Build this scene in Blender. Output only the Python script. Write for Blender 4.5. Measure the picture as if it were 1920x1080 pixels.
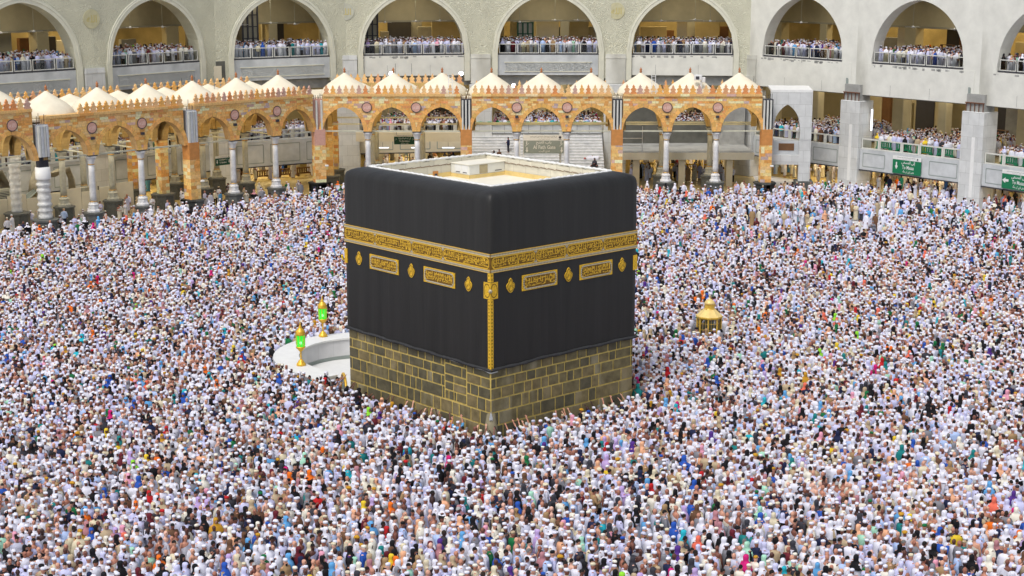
import bpy, bmesh, math, random
import numpy as np
from mathutils import Vector, Matrix
for o in list(bpy.data.objects): bpy.data.objects.remove(o)
random.seed(7); RNG = np.random.default_rng(7)
SC = bpy.context.scene; COL = SC.collection; PI = math.pi; R = math.radians

# ------------------------------------------------------------------ camera
cd = bpy.data.cameras.new('camera'); cam = bpy.data.objects.new('camera', cd); COL.objects.link(cam)
cam.location = (0, 0, 24.59); cam.rotation_euler = (PI/2 - 0.2094, 0, 0)
cd.sensor_width = 36; cd.lens = 54.72; cd.clip_end = 2000
SC.camera = cam
# ------------------------------------------------------------------ sky and sun (bright overcast late afternoon)
SUN_EL, SUN_AZ = R(58), R(-150)      # azimuth measured clockwise from +Y
w = bpy.data.worlds.new('World'); SC.world = w; w.use_nodes = True
nt = w.node_tree; bg = nt.nodes['Background']
sky = nt.nodes.new('ShaderNodeTexSky'); sky.sky_type = 'NISHITA'; sky.sun_disc = False
sky.sun_elevation = SUN_EL; sky.sun_rotation = SUN_AZ; sky.dust_density = 3.0; sky.air_density = 1.0
hs = nt.nodes.new('ShaderNodeHueSaturation'); hs.inputs['Saturation'].default_value = 0.5
nt.links.new(sky.outputs[0], hs.inputs['Color']); nt.links.new(hs.outputs[0], bg.inputs[0])
bg.inputs[1].default_value = 0.14
sd = bpy.data.lights.new('sun', 'SUN'); sd.energy = 1.3; sd.angle = R(18); sd.color = (1.0, 0.965, 0.91)
sun = bpy.data.objects.new('sun', sd); COL.objects.link(sun)
dirv = Vector((math.sin(SUN_AZ)*math.cos(SUN_EL), math.cos(SUN_AZ)*math.cos(SUN_EL), math.sin(SUN_EL)))
sun.rotation_euler = (-dirv).to_track_quat('-Z', 'Y').to_euler(); sun.location = (0, 60, 80)
vs = SC.view_settings; vs.view_transform = 'Standard'; vs.look = 'None'; vs.exposure = 0.35; vs.gamma = 1.0
SC.render.engine = 'CYCLES'; SC.cycles.use_denoising = True
try: SC.cycles.denoiser = 'OPENIMAGEDENOISE'
except Exception: pass
SC.cycles.max_bounces = 5; SC.cycles.diffuse_bounces = 2; SC.cycles.glossy_bounces = 2; SC.cycles.transmission_bounces = 4
SC.cycles.sample_clamp_indirect = 4.0

# ------------------------------------------------------------------ helpers
def lin(c):
    return c/12.92 if c <= 0.04045 else ((c+0.055)/1.055)**2.4
def hx(s):
    s = s.lstrip('#'); return tuple(lin(int(s[i:i+2], 16)/255) for i in (0, 2, 4))
def tag(o, label=None, cat=None, group=None, kind=None):
    if label: o['label'] = label
    if cat: o['category'] = cat
    if group: o['group'] = group
    if kind: o['kind'] = kind
    return o
def empty(name, loc=(0, 0, 0), rz=0.0, parent=None):
    o = bpy.data.objects.new(name, None); COL.objects.link(o); o.empty_display_size = 0.3
    o.location = loc; o.rotation_euler = (0, 0, rz); o.parent = parent
    return o
def link(name, me, parent=None, loc=None, rz=None):
    o = bpy.data.objects.new(name, me); COL.objects.link(o); o.parent = parent
    if loc is not None: o.location = loc
    if rz is not None: o.rotation_euler = (0, 0, rz)
    return o

class MB:
    """collects verts and faces for one mesh object"""
    def __init__(s): s.v = []; s.f = []; s.c = []; s.m = []
    def add(s, V, F, col=None, mat=0):
        b = len(s.v); s.v += [tuple(map(float, p)) for p in V]
        for q in F: s.f.append(tuple(i+b for i in q)); s.c.append(col); s.m.append(mat)
        return s
    def box(s, x0, x1, y0, y1, z0, z1, col=None, mat=0, bev=0.0):
        if bev <= 0:
            V = [(x0,y0,z0),(x1,y0,z0),(x1,y1,z0),(x0,y1,z0),(x0,y0,z1),(x1,y0,z1),(x1,y1,z1),(x0,y1,z1)]
            F = [(3,2,1,0),(4,5,6,7),(0,1,5,4),(1,2,6,5),(2,3,7,6),(3,0,4,7)]
            return s.add(V, F, col, mat)
        b = bev; r = [(x0+b,y0,x1-b,y1),]
        o = [(x0+b,y0),(x1-b,y0),(x1,y0+b),(x1,y1-b),(x1-b,y1),(x0+b,y1),(x0,y1-b),(x0,y0+b)]
        cx, cy = (x0+x1)/2, (y0+y1)/2
        i_ = [(cx+(x-cx)*(1-2*b/(x1-x0)), cy+(y-cy)*(1-2*b/(y1-y0))) for x, y in o]
        V = [(x,y,z0) for x,y in i_]+[(x,y,z0+b) for x,y in o]+[(x,y,z1-b) for x,y in o]+[(x,y,z1) for x,y in i_]
        F = [tuple(range(7,-1,-1)), tuple(range(24,32))]
        for k in range(3):
            for j in range(8): F.append((k*8+j, k*8+(j+1)%8, k*8+8+(j+1)%8, k*8+8+j))
        return s.add(V, F, col, mat)
    def prism(s, poly, y0, y1, col=None, mat=0, back=True):      # poly in xz (counter-clockwise seen from -y), extruded along y
        n = len(poly); V = [(x,y0,z) for x,z in poly]+[(x,y1,z) for x,z in poly]
        F = [tuple(range(n))]
        if back: F.append(tuple(range(2*n-1, n-1, -1)))
        for i in range(n): j = (i+1) % n; F.append((j, i, n+i, n+j))
        return s.add(V, F, col, mat)
    def lathe(s, prof, seg=16, c=(0,0,0), col=None, mat=0, cap=True, rot=0.0, sx=1.0, sy=1.0):
        n = len(prof); V = []; F = []
        for r, z in prof:
            for k in range(seg):
                a = rot+2*PI*k/seg; V.append((c[0]+r*sx*math.cos(a), c[1]+r*sy*math.sin(a), c[2]+z))
        for i in range(n-1):
            for k in range(seg):
                k2 = (k+1) % seg; F.append((i*seg+k, i*seg+k2, (i+1)*seg+k2, (i+1)*seg+k))
        if cap: F.append(tuple(range(seg-1,-1,-1))); F.append(tuple(range((n-1)*seg, n*seg)))
        return s.add(V, F, col, mat)
    def tube(s, pts, rad, seg=8, col=None, mat=0, flat=1.0, cap=True):
        pts = [Vector(p) for p in pts]; n = len(pts); V = []; F = []
        if not hasattr(rad, '__len__'): rad = [rad]*n
        ref = Vector((0,0,1)); 
        if abs((pts[-1]-pts[0]).normalized().z) > 0.9: ref = Vector((0,1,0))
        for i, p in enumerate(pts):
            t = (pts[min(i+1,n-1)]-pts[max(i-1,0)]).normalized()
            a = t.cross(ref).normalized(); b = a.cross(t).normalized()
            for k in range(seg):
                an = 2*PI*k/seg; q = p + a*(rad[i]*math.cos(an)) + b*(rad[i]*flat*math.sin(an)); V.append(tuple(q))
        for i in range(n-1):
            for k in range(seg):
                k2 = (k+1) % seg; F.append((i*seg+k, i*seg+k2, (i+1)*seg+k2, (i+1)*seg+k))
        if cap: F.append(tuple(range(seg-1,-1,-1))); F.append(tuple(range((n-1)*seg, n*seg)))
        return s.add(V, F, col, mat)
    def ball(s, c, r, seg=12, rings=8, col=None, mat=0):
        rx, ry, rz = r; V = [(c[0],c[1],c[2]-rz)]; F = []
        for i in range(1, rings):
            t = PI*i/rings
            for k in range(seg):
                a = 2*PI*k/seg; V.append((c[0]+rx*math.sin(t)*math.cos(a), c[1]+ry*math.sin(t)*math.sin(a), c[2]-rz*math.cos(t)))
        V.append((c[0],c[1],c[2]+rz)); top = len(V)-1
        for k in range(seg): F.append((0, 1+(k+1)%seg, 1+k))
        for i in range(rings-2):
            for k in range(seg):
                k2 = (k+1)%seg; a = 1+i*seg; F.append((a+k, a+k2, a+seg+k2, a+seg+k))
        a = 1+(rings-2)*seg
        for k in range(seg): F.append((a+k, a+(k+1)%seg, top))
        return s.add(V, F, col, mat)
    def mesh(s, name, mats, smooth=False):
        me = bpy.data.meshes.new(name); me.from_pydata(s.v, [], s.f)
        for m in (mats if isinstance(mats, (list, tuple)) else [mats]): me.materials.append(m)
        if any(s.m): me.polygons.foreach_set('material_index', s.m)
        if any(c is not None for c in s.c):
            at = me.color_attributes.new('col', 'FLOAT_COLOR', 'CORNER'); buf = []
            for f, c in zip(s.f, s.c):
                c = c or (0.5,0.5,0.5); buf += [c[0],c[1],c[2],1.0]*len(f)
            at.data.foreach_set('color', buf)
        if smooth: me.polygons.foreach_set('use_smooth', [True]*len(me.polygons))
        me.validate(); me.update(); return me
    def build(s, name, mats, parent=None, loc=None, rz=None, smooth=False):
        return link(name, s.mesh(name, mats, smooth), parent, loc, rz)

# ------------------------------------------------------------------ materials
def new_mat(name):
    m = bpy.data.materials.new(name); m.use_nodes = True; n = m.node_tree
    return m, n, n.nodes['Principled BSDF']
def mat(name, base, rough=0.6, metal=0.0, var=0.12, scale=2.0, bump=0.0, bscale=20.0, dark=None, streak=0.0, spec=0.3, darkpos=0.62):
    """base colour with two octaves of mottling, optional stains, vertical streaks and fine relief"""
    m, n, b = new_mat(name); L = n.links.new
    b.inputs['Roughness'].default_value = rough; b.inputs['Metallic'].default_value = metal
    b.inputs['Specular IOR Level'].default_value = spec
    tc = n.nodes.new('ShaderNodeTexCoord')
    nz = n.nodes.new('ShaderNodeTexNoise'); nz.inputs['Scale'].default_value = scale; nz.inputs['Detail'].default_value = 6; nz.inputs['Roughness'].default_value = 0.6
    L(tc.outputs['Object'], nz.inputs['Vector'])
    rp = n.nodes.new('ShaderNodeValToRGB'); e = rp.color_ramp.elements
    e[0].position = 0.3; e[1].position = 0.7
    e[0].color = tuple(c*(1-var) for c in base)+(1,); e[1].color = tuple(min(0.9, c*(1+var*0.6)) for c in base)+(1,)
    L(nz.outputs[0], rp.inputs[0]); out = rp.outputs[0]
    if dark is not None:
        n2 = n.nodes.new('ShaderNodeTexNoise'); n2.inputs['Scale'].default_value = scale*0.35; n2.inputs['Detail'].default_value = 8
        mp = n.nodes.new('ShaderNodeMapping'); mp.inputs['Scale'].default_value = (1, 1, 0.25 if streak else 1); mp.inputs['Location'].default_value = (3.1, 7.7, 1.3)
        L(tc.outputs['Object'], mp.inputs['Vector']); L(mp.outputs[0], n2.inputs['Vector'])
        r2 = n.nodes.new('ShaderNodeValToRGB'); r2.color_ramp.elements[0].position = darkpos-0.08; r2.color_ramp.elements[1].position = darkpos+0.13
        L(n2.outputs[0], r2.inputs[0]); mx = n.nodes.new('ShaderNodeMixRGB'); mx.inputs[2].default_value = tuple(dark)+(1,)
        L(r2.outputs[0], mx.inputs[0]); L(out, mx.inputs[1]); out = mx.outputs[0]
    L(out, b.inputs['Base Color'])
    if bump > 0:
        n3 = n.nodes.new('ShaderNodeTexNoise'); n3.inputs['Scale'].default_value = bscale; n3.inputs['Detail'].default_value = 5
        L(tc.outputs['Object'], n3.inputs['Vector'])
        bp = n.nodes.new('ShaderNodeBump'); bp.inputs['Strength'].default_value = bump; bp.inputs['Distance'].default_value = 0.05
        L(n3.outputs[0], bp.inputs['Height']); L(bp.outputs[0], b.inputs['Normal'])
    return m
def colmat(name, rough=0.75, var=0.25, scale=6.0, bump=0.3):
    """colour of each piece from the mesh, mottled"""
    m, n, b = new_mat(name); L = n.links.new; b.inputs['Roughness'].default_value = rough; b.inputs['Specular IOR Level'].default_value = 0.25
    at = n.nodes.new('ShaderNodeAttribute'); at.attribute_name = 'col'
    tc = n.nodes.new('ShaderNodeTexCoord'); nz = n.nodes.new('ShaderNodeTexNoise'); nz.inputs['Scale'].default_value = scale; nz.inputs['Detail'].default_value = 6
    L(tc.outputs['Object'], nz.inputs['Vector'])
    mr = n.nodes.new('ShaderNodeMapRange'); mr.inputs[1].default_value = 0.25; mr.inputs[2].default_value = 0.75; mr.inputs[3].default_value = 1-var; mr.inputs[4].default_value = 1+var*0.6
    L(nz.outputs[0], mr.inputs[0]); mx = n.nodes.new('ShaderNodeVectorMath'); mx.operation = 'SCALE'
    L(at.outputs['Color'], mx.inputs[0]); L(mr.outputs[0], mx.inputs['Scale']); L(mx.outputs[0], b.inputs['Base Color'])
    if bump:
        bp = n.nodes.new('ShaderNodeBump'); bp.inputs['Strength'].default_value = bump; bp.inputs['Distance'].default_value = 0.03
        L(nz.outputs[0], bp.inputs['Height']); L(bp.outputs[0], b.inputs['Normal'])
    return m
def emis(name, col, strength, base=(0.8,0.8,0.8)):
    m, n, b = new_mat(name); b.inputs['Base Color'].default_value = tuple(base)+(1,)
    b.inputs['Emission Color'].default_value = tuple(col)+(1,); b.inputs['Emission Strength'].default_value = strength
    return m
def relief(name, base, sc=2.2, strength=0.6, rough=0.5):
    """carved arabesque relief: curling distorted rings"""
    m, n, b = new_mat(name); L = n.links.new; b.inputs['Roughness'].default_value = rough
    tc = n.nodes.new('ShaderNodeTexCoord')
    nz = n.nodes.new('ShaderNodeTexNoise'); nz.inputs['Scale'].default_value = sc*0.7; nz.inputs['Detail'].default_value = 1
    L(tc.outputs['Object'], nz.inputs['Vector'])
    ad = n.nodes.new('ShaderNodeMixRGB'); ad.blend_type = 'ADD'; ad.inputs[0].default_value = 0.55
    L(tc.outputs['Object'], ad.inputs[1]); L(nz.outputs['Color'], ad.inputs[2])
    vo = n.nodes.new('ShaderNodeTexVoronoi'); vo.inputs['Scale'].default_value = sc*0.62; L(ad.outputs[0], vo.inputs['Vector'])
    mt = n.nodes.new('ShaderNodeMath'); mt.operation = 'MULTIPLY'; mt.inputs[1].default_value = 30; L(vo.outputs['Distance'], mt.inputs[0])
    sn = n.nodes.new('ShaderNodeMath'); sn.operation = 'SINE'; L(mt.outputs[0], sn.inputs[0])
    bp = n.nodes.new('ShaderNodeBump'); bp.inputs['Strength'].default_value = strength; bp.inputs['Distance'].default_value = 0.10
    L(sn.outputs[0], bp.inputs['Height']); L(bp.outputs[0], b.inputs['Normal'])
    n2 = n.nodes.new('ShaderNodeTexNoise'); n2.inputs['Scale'].default_value = 0.35; n2.inputs['Detail'].default_value = 7; L(tc.outputs['Object'], n2.inputs['Vector'])
    rp = n.nodes.new('ShaderNodeValToRGB'); e = rp.color_ramp.elements; e[0].position = 0.3; e[1].position = 0.7
    e[0].color = tuple(c*0.86 for c in base)+(1,); e[1].color = tuple(c*1.06 for c in base)+(1,)
    L(n2.outputs[0], rp.inputs[0]); L(rp.outputs[0], b.inputs['Base Color'])
    return m
def tiles(name, base, joint, bw, bh, rough=0.4, mortar=0.012, vert=True):
    """stone slabs with thin joints on a wall (x+y along, z up) or a floor"""
    m, n, b = new_mat(name); L = n.links.new; b.inputs['Roughness'].default_value = rough
    tc = n.nodes.new('ShaderNodeTexCoord'); out = tc.outputs['Object']
    if vert:
        sp = n.nodes.new('ShaderNodeSeparateXYZ'); cb = n.nodes.new('ShaderNodeCombineXYZ'); L(out, sp.inputs[0])
        ad = n.nodes.new('ShaderNodeMath'); L(sp.outputs[0], ad.inputs[0]); L(sp.outputs[1], ad.inputs[1])
        L(ad.outputs[0], cb.inputs[0]); L(sp.outputs[2], cb.inputs[1]); out = cb.outputs[0]
    br = n.nodes.new('ShaderNodeTexBrick'); br.inputs['Scale'].default_value = 1.0; br.inputs['Brick Width'].default_value = bw; br.inputs['Row Height'].default_value = bh
    br.inputs['Mortar Size'].default_value = mortar; br.inputs['Color1'].default_value = tuple(base)+(1,); br.inputs['Color2'].default_value = tuple(c*0.88 for c in base)+(1,)
    br.inputs['Mortar'].default_value = tuple(joint)+(1,); L(out, br.inputs['Vector'])
    nz = n.nodes.new('ShaderNodeTexNoise'); nz.inputs['Scale'].default_value = 1.3; nz.inputs['Detail'].default_value = 7; L(tc.outputs['Object'], nz.inputs['Vector'])
    mr = n.nodes.new('ShaderNodeMapRange'); mr.inputs[1].default_value = 0.25; mr.inputs[2].default_value = 0.75; mr.inputs[3].default_value = 0.86; mr.inputs[4].default_value = 1.06
    L(nz.outputs[0], mr.inputs[0]); mx = n.nodes.new('ShaderNodeVectorMath'); mx.operation = 'SCALE'
    L(br.outputs['Color'], mx.inputs[0]); L(mr.outputs[0], mx.inputs['Scale']); L(mx.outputs[0], b.inputs['Base Color'])
    return m
M = {}
M['marble'] = tiles('white_marble', (0.64,0.65,0.64), (0.38,0.38,0.37), 1.2, 1.2, 0.35)
M['marble_floor'] = tiles('plaza_marble', (0.72,0.72,0.74), (0.45,0.45,0.47), 1.0, 0.5, 0.3, 0.008, vert=False)
M['plain_white'] = mat('painted_plaster', (0.68,0.675,0.615), 0.7, var=0.12, scale=0.6, dark=(0.30,0.29,0.24), streak=1, darkpos=0.66)
M['relief'] = relief('carved_marble', (0.60,0.59,0.455), 3.4, 0.45)
M['relief_fine'] = relief('carved_marble_band', (0.50,0.52,0.51), 4.2, 0.6)
M['marble_trim'] = mat('marble_trim', (0.63,0.62,0.51), 0.45, var=0.1, scale=0.8)
M['grey_marble'] = mat('grey_marble', (0.54,0.56,0.57), 0.4, var=0.14, scale=0.9, dark=(0.36,0.38,0.39))
M['col_marble'] = mat('column_marble', (0.64,0.64,0.64), 0.35, var=0.18, scale=2.5, dark=(0.42,0.43,0.45))
M['ped'] = mat('pedestal_granite', (0.10,0.105,0.10), 0.55, var=0.3, scale=5)
M['brick'] = colmat('sandstone_brick')
M['mortar'] = mat('sand_mortar', (0.55,0.36,0.17), 0.9, var=0.2, scale=5)
M['dome'] = mat('dome_plaster', (0.78,0.71,0.55), 0.7, var=0.10, scale=0.9, dark=(0.64,0.55,0.40), streak=1, darkpos=0.64)
M['finial'] = mat('finial_stone', (0.42,0.17,0.07), 0.6)
M['brass'] = mat('brass', (0.55,0.30,0.04), 0.3, metal=0.75, var=0.15, scale=8)
M['steel'] = mat('galvanised_steel', (0.55,0.57,0.60), 0.4, metal=0.3, var=0.15, scale=3)
M['dark_steel'] = mat('dark_steel', (0.06,0.06,0.07), 0.5, metal=0.3)
M['rust'] = mat('rusty_rebar', (0.16,0.07,0.04), 0.8, var=0.4, scale=10)
M['beam'] = mat('painted_tie_beam', (0.50,0.50,0.40), 0.5, var=0.15, scale=2)
M['frame'] = mat('rail_frame', (0.62,0.62,0.57), 0.4, var=0.08)
M['hatch'] = mat('hatch_door', (0.42,0.35,0.21), 0.5, var=0.15)
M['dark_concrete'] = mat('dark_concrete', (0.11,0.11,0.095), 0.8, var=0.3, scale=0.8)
M['beige'] = mat('beige_panel', (0.66,0.60,0.46), 0.6, var=0.08, scale=0.8)
M['cream_wall'] = mat('interior_plaster', (0.56,0.49,0.31), 0.7, var=0.12, scale=0.5, dark=(0.36,0.31,0.2))
M['yellow_wall'] = mat('interior_lit_wall', (0.54,0.44,0.23), 0.6, var=0.3, scale=0.4, dark=(0.30,0.25,0.14), darkpos=0.56)  # yellow of the lamplit back walls, put into their colour
M['yellow_floor'] = mat('lamplit_floor', (0.62,0.50,0.24), 0.25, var=0.12, scale=0.7)  # warm lamplight put into the floor colour
M['ceil'] = mat('ceiling', (0.40,0.37,0.28), 0.8, var=0.15, scale=0.6)
M['grey_floor'] = mat('slab_concrete', (0.34,0.34,0.32), 0.7, var=0.2, scale=1.2, dark=(0.2,0.2,0.19))
M['green'] = mat('green_sign', (0.012,0.17,0.075), 0.4, var=0.06)
M['dkgreen'] = mat('dark_green_sign', (0.012,0.075,0.045), 0.4, var=0.06)
M['greengrey'] = mat('grey_green_board', (0.27,0.31,0.29), 0.4, var=0.06)
M['white'] = mat('white_paint', (0.74,0.74,0.72), 0.5, var=0.06)
M['green_barrier'] = mat('green_barrier', (0.015,0.27,0.13), 0.45, var=0.12)
M['tarp'] = mat('tarpaulin', (0.42,0.38,0.29), 0.8, var=0.2, scale=1.2, bump=0.4, bscale=2)
M['plastic'] = mat('plastic_wrap', (0.60,0.60,0.58), 0.25, var=0.25, scale=3, bump=0.9, bscale=5, spec=0.6)
M['pink'] = mat('roundel_stone', (0.60,0.34,0.27), 0.6, var=0.12, scale=6)
M['dark_stone'] = mat('dark_stone_ring', (0.07,0.06,0.06), 0.6)
M['orange_panel'] = mat('orange_panel', (0.55,0.24,0.07), 0.6, var=0.15, scale=3)
M['wood'] = mat('brown_wood', (0.16,0.08,0.035), 0.6, var=0.2)
M['yellow_plastic'] = mat('yellow_plastic', (0.62,0.42,0.03), 0.4)
def glassmat():
    m, n, b = new_mat('rail_glass'); L = n.links.new
    tr = n.nodes.new('ShaderNodeBsdfTransparent'); tr.inputs[0].default_value = (0.72,0.75,0.72,1)
    gl = n.nodes.new('ShaderNodeBsdfGlossy'); gl.inputs['Roughness'].default_value = 0.08; gl.inputs[0].default_value = (0.9,0.9,0.9,1)
    mx = n.nodes.new('ShaderNodeMixShader'); fr = n.nodes.new('ShaderNodeFresnel'); fr.inputs[0].default_value = 1.45
    L(fr.outputs[0], mx.inputs[0]); L(tr.outputs[0], mx.inputs[1]); L(gl.outputs[0], mx.inputs[2])
    L(mx.outputs[0], n.nodes['Material Output'].inputs[0]); return m
M['glass'] = glassmat()
M['lamp_white'] = emis('lit_tube', (0.85,0.9,1.0), 2.5)
M['lamp_warm'] = emis('lit_warm_lamp', (1.0,0.75,0.35), 5.0)
M['flood'] = emis('lit_floodlight', (0.9,0.95,1.0), 9.0)

# ------------------------------------------------------------------ Arabic shaping (presentation forms, laid out right to left)
AR = {}
def _f(ch, base, dual): AR[ch] = (base, dual)
for ch, b_, d in [('ا',0xFE8D,0),('أ',0xFE83,0),('إ',0xFE87,0),('آ',0xFE81,0),('ب',0xFE8F,1),('ة',0xFE93,0),('ت',0xFE95,1),('ث',0xFE99,1),('ج',0xFE9D,1),('ح',0xFEA1,1),('خ',0xFEA5,1),
                  ('د',0xFEA9,0),('ذ',0xFEAB,0),('ر',0xFEAD,0),('ز',0xFEAF,0),('س',0xFEB1,1),('ش',0xFEB5,1),('ص',0xFEB9,1),('ض',0xFEBD,1),('ط',0xFEC1,1),('ظ',0xFEC5,1),('ع',0xFEC9,1),('غ',0xFECD,1),
                  ('ف',0xFED1,1),('ق',0xFED5,1),('ك',0xFED9,1),('ل',0xFEDD,1),('م',0xFEE1,1),('ن',0xFEE5,1),('ه',0xFEE9,1),('و',0xFEED,0),('ؤ',0xFE85,0),('ى',0xFEEF,0),('ي',0xFEF1,1),('ئ',0xFE89,1),
                  ('گ',0xFB92,1),('ک',0xFB8E,1),('ی',0xFBFC,1),('ے',0xFBAE,0),('ہ',0xFBA6,1),('ٹ',0xFB66,1)]: _f(ch, b_, d)
def shape(txt):
    out = []
    for wd in txt.split(' '):
        g = []; i = 0; prev = False
        while i < len(wd):
            ch = wd[i]
            if ch == 'ل' and i+1 < len(wd) and wd[i+1] in 'اأإآ':
                b_ = {'ا':0xFEFB,'أ':0xFEF7,'إ':0xFEF9,'آ':0xFEF5}[wd[i+1]]
                g.append(chr(b_+(1 if prev else 0))); prev = False; i += 2; continue
            if ch not in AR: g.append(ch); prev = False; i += 1; continue
            b_, d = AR[ch]; nxt = d and i+1 < len(wd) and wd[i+1] in AR
            if d: k = (3 if nxt else 1) if prev else (2 if nxt else 0)
            else: k = 1 if prev else 0
            g.append(chr(b_+k)); prev = bool(nxt) and bool(d); i += 1
        out.append(''.join(reversed(g)))
    return ' '.join(reversed(out))
def text_arrays(body, res=1, bold=0.0):
    c = bpy.data.curves.new('t', 'FONT'); c.body = body; c.resolution_u = res; c.offset = bold
    o = bpy.data.objects.new('t', c); COL.objects.link(o)
    dg = bpy.context.evaluated_depsgraph_get(); me = bpy.data.meshes.new_from_object(o.evaluated_get(dg))
    V = np.array([v.co[:2] for v in me.vertices]) if len(me.vertices) else np.zeros((1,2)); F = [tuple(p.vertices) for p in me.polygons]
    bpy.data.objects.remove(o); bpy.data.curves.remove(c); bpy.data.meshes.remove(me)
    return V, F
def text_into(mb, body, x0, x1, z0, z1, y, keep=True, res=1, bold=0.0, mat=0):
    """flat lettering in the xz plane facing -y, fitted to a rectangle"""
    V, F = text_arrays(body, res, bold); lo = V.min(0); hi = V.max(0); sz = np.maximum(hi-lo, 1e-6)
    sx, sz_ = (x1-x0)/sz[0], (z1-z0)/sz[1]
    if keep: sx = sz_ = min(sx, sz_)
    cx, cz = (x0+x1)/2, (z0+z1)/2; mid = (lo+hi)/2
    mb.add([(cx+(p[0]-mid[0])*sx, y, cz+(p[1]-mid[1])*sz_) for p in V], F, None, mat)
def arch_z(x, w, h):
    c = (h*h-w*w)/(2*w); r = w+c; q = r*r-(abs(x)+c)**2
    return math.sqrt(q) if q > 0 else 0.0
# ================================================================== the plaza floor
g = MB(); g.add([(-260,-120,0),(260,-120,0),(260,420,0),(-260,420,0)], [(0,1,2,3)])
tag(g.build('plaza_floor', M['marble_floor']), kind='structure')

# ================================================================== the cube-shaped shrine
KW, KD = 10.35, 12.0                      # right face length (local x), left face length (local y)
KX, KY, KA = -1.054, 74.28, PI/2-0.837
kaaba = empty('cube_shrine', (KX, KY, 0), KA)
tag(kaaba, 'tall cube-shaped stone shrine draped in black cloth with gold embroidered belt', 'shrine')
def right_face(mb, name, mats, parent, **k): return mb.build(name, mats, parent, **k)
def on_left(o): o.location = (0, KD, 0); o.rotation_euler = (0, 0, -PI/2); return o
# --- cloth
def cloth_mat():
    m, n, b = new_mat('black_brocade'); L = n.links.new; b.inputs['Roughness'].default_value = 0.52; b.inputs['Specular IOR Level'].default_value = 0.4
    b.inputs['Sheen Weight'].default_value = 0.10; b.inputs['Sheen Roughness'].default_value = 0.35; b.inputs['Sheen Tint'].default_value = (0.8,0.77,0.7,1)
    tc = n.nodes.new('ShaderNodeTexCoord'); sp = n.nodes.new('ShaderNodeSeparateXYZ'); cb = n.nodes.new('ShaderNodeCombineXYZ')
    L(tc.outputs['Object'], sp.inputs[0]); ad = n.nodes.new('ShaderNodeMath'); L(sp.outputs[0], ad.inputs[0]); L(sp.outputs[1], ad.inputs[1])
    L(ad.outputs[0], cb.inputs[0]); L(sp.outputs[2], cb.inputs[1])
    wv = n.nodes.new('ShaderNodeTexWave'); wv.wave_type = 'BANDS'; wv.bands_direction = 'Y'; wv.wave_profile = 'TRI'
    zz = n.nodes.new('ShaderNodeTexWave'); zz.bands_direction = 'X'; zz.wave_profile = 'TRI'; zz.inputs['Scale'].default_value = 1.2
    L(cb.outputs[0], zz.inputs['Vector']); wv.inputs['Scale'].default_value = 2.0; wv.inputs['Distortion'].default_value = 0.0
    of = n.nodes.new('ShaderNodeVectorMath'); of.operation = 'ADD'; sc = n.nodes.new('ShaderNodeVectorMath'); sc.operation = 'SCALE'; sc.inputs['Scale'].default_value = 0.2
    L(zz.outputs['Color'], sc.inputs[0]); L(cb.outputs[0], of.inputs[0]); L(sc.outputs[0], of.inputs[1]); L(of.outputs[0], wv.inputs['Vector'])
    mp = n.nodes.new('ShaderNodeMapping'); mp.inputs['Scale'].default_value = (2.2, 0.12, 1); L(cb.outputs[0], mp.inputs['Vector'])
    nz = n.nodes.new('ShaderNodeTexNoise'); nz.inputs['Scale'].default_value = 1.0; nz.inputs['Detail'].default_value = 6; L(mp.outputs[0], nz.inputs['Vector'])
    rp = n.nodes.new('ShaderNodeValToRGB'); e = rp.color_ramp.elements; e[0].color = (0.0092,0.0087,0.0080,1); e[1].color = (0.0180,0.0171,0.0156,1); e[0].position = 0.25; e[1].position = 0.8
    mx = n.nodes.new('ShaderNodeMath'); mx.operation = 'MULTIPLY_ADD'; mx.inputs[1].default_value = 0.12; L(wv.outputs['Fac'], mx.inputs[0]); L(nz.outputs[0], mx.inputs[2])
    L(mx.outputs[0], rp.inputs[0]); L(rp.outputs[0], b.inputs['Base Color'])
    bp = n.nodes.new('ShaderNodeBump'); bp.inputs['Strength'].default_value = 0.3; bp.inputs['Distance'].default_value = 0.06
    L(nz.outputs[0], bp.inputs['Height']); L(bp.outputs[0], b.inputs['Normal'])
    return m
M['kiswa'] = cloth_mat()
def perim(ins, rc=0.09, step=0.3):
    """points round the rectangle, each with its side and outward normal"""
    pts = []; W, D = KW, KD
    sides = [((0,0),(W,0),(0,-1)), ((W,0),(W,D),(1,0)), ((W,D),(0,D),(0,1)), ((0,D),(0,0),(-1,0))]
    for a, b, nrm in sides:
        ln = math.hypot(b[0]-a[0], b[1]-a[1]); n = int(ln/step)
        for i in range(n+1):
            t = (rc + (ln-2*rc)*i/n)/ln; x = a[0]+(b[0]-a[0])*t; y = a[1]+(b[1]-a[1])*t
            pts.append((ins+x*(W-2*ins)/W, ins+y*(D-2*ins)/D, nrm))
    return pts
prof = [(0,4.66),(0,5.4),(0,6.4),(0,7.6),(0,8.8),(0,9.5),(0,10.5),(0,11.4),(0,12.3),(0,12.95),(0.015,13.10),(0.05,13.23),(0.11,13.34),(0.24,13.43),(0.46,13.51),(0.74,13.57),(0.98,13.6),(1.0,13.5)]
kb = MB(); rows = [perim(i) for i, z in prof]; n = len(rows[0]); V = []; F = []
for (ins, z), row in zip(prof, rows):
    for k, (x, y, nr) in enumerate(row):
        s = (x*0.9+y*1.1); amp = 0.018*max(0.15, (12.6-z)/8)*(1 if z < 12.4 else 0)
        d = amp*(math.sin(s*5.1+0.4*math.sin(z))+0.6*math.sin(s*2.3+1.0)) if z < 9.3 or z > 10.7 else 0
        if z > 12.4 and z < 13.59: d = 0.006*math.sin(s*9)+0.006*math.sin(s*4.1)
        V.append((x+nr[0]*d, y+nr[1]*d, z))
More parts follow.
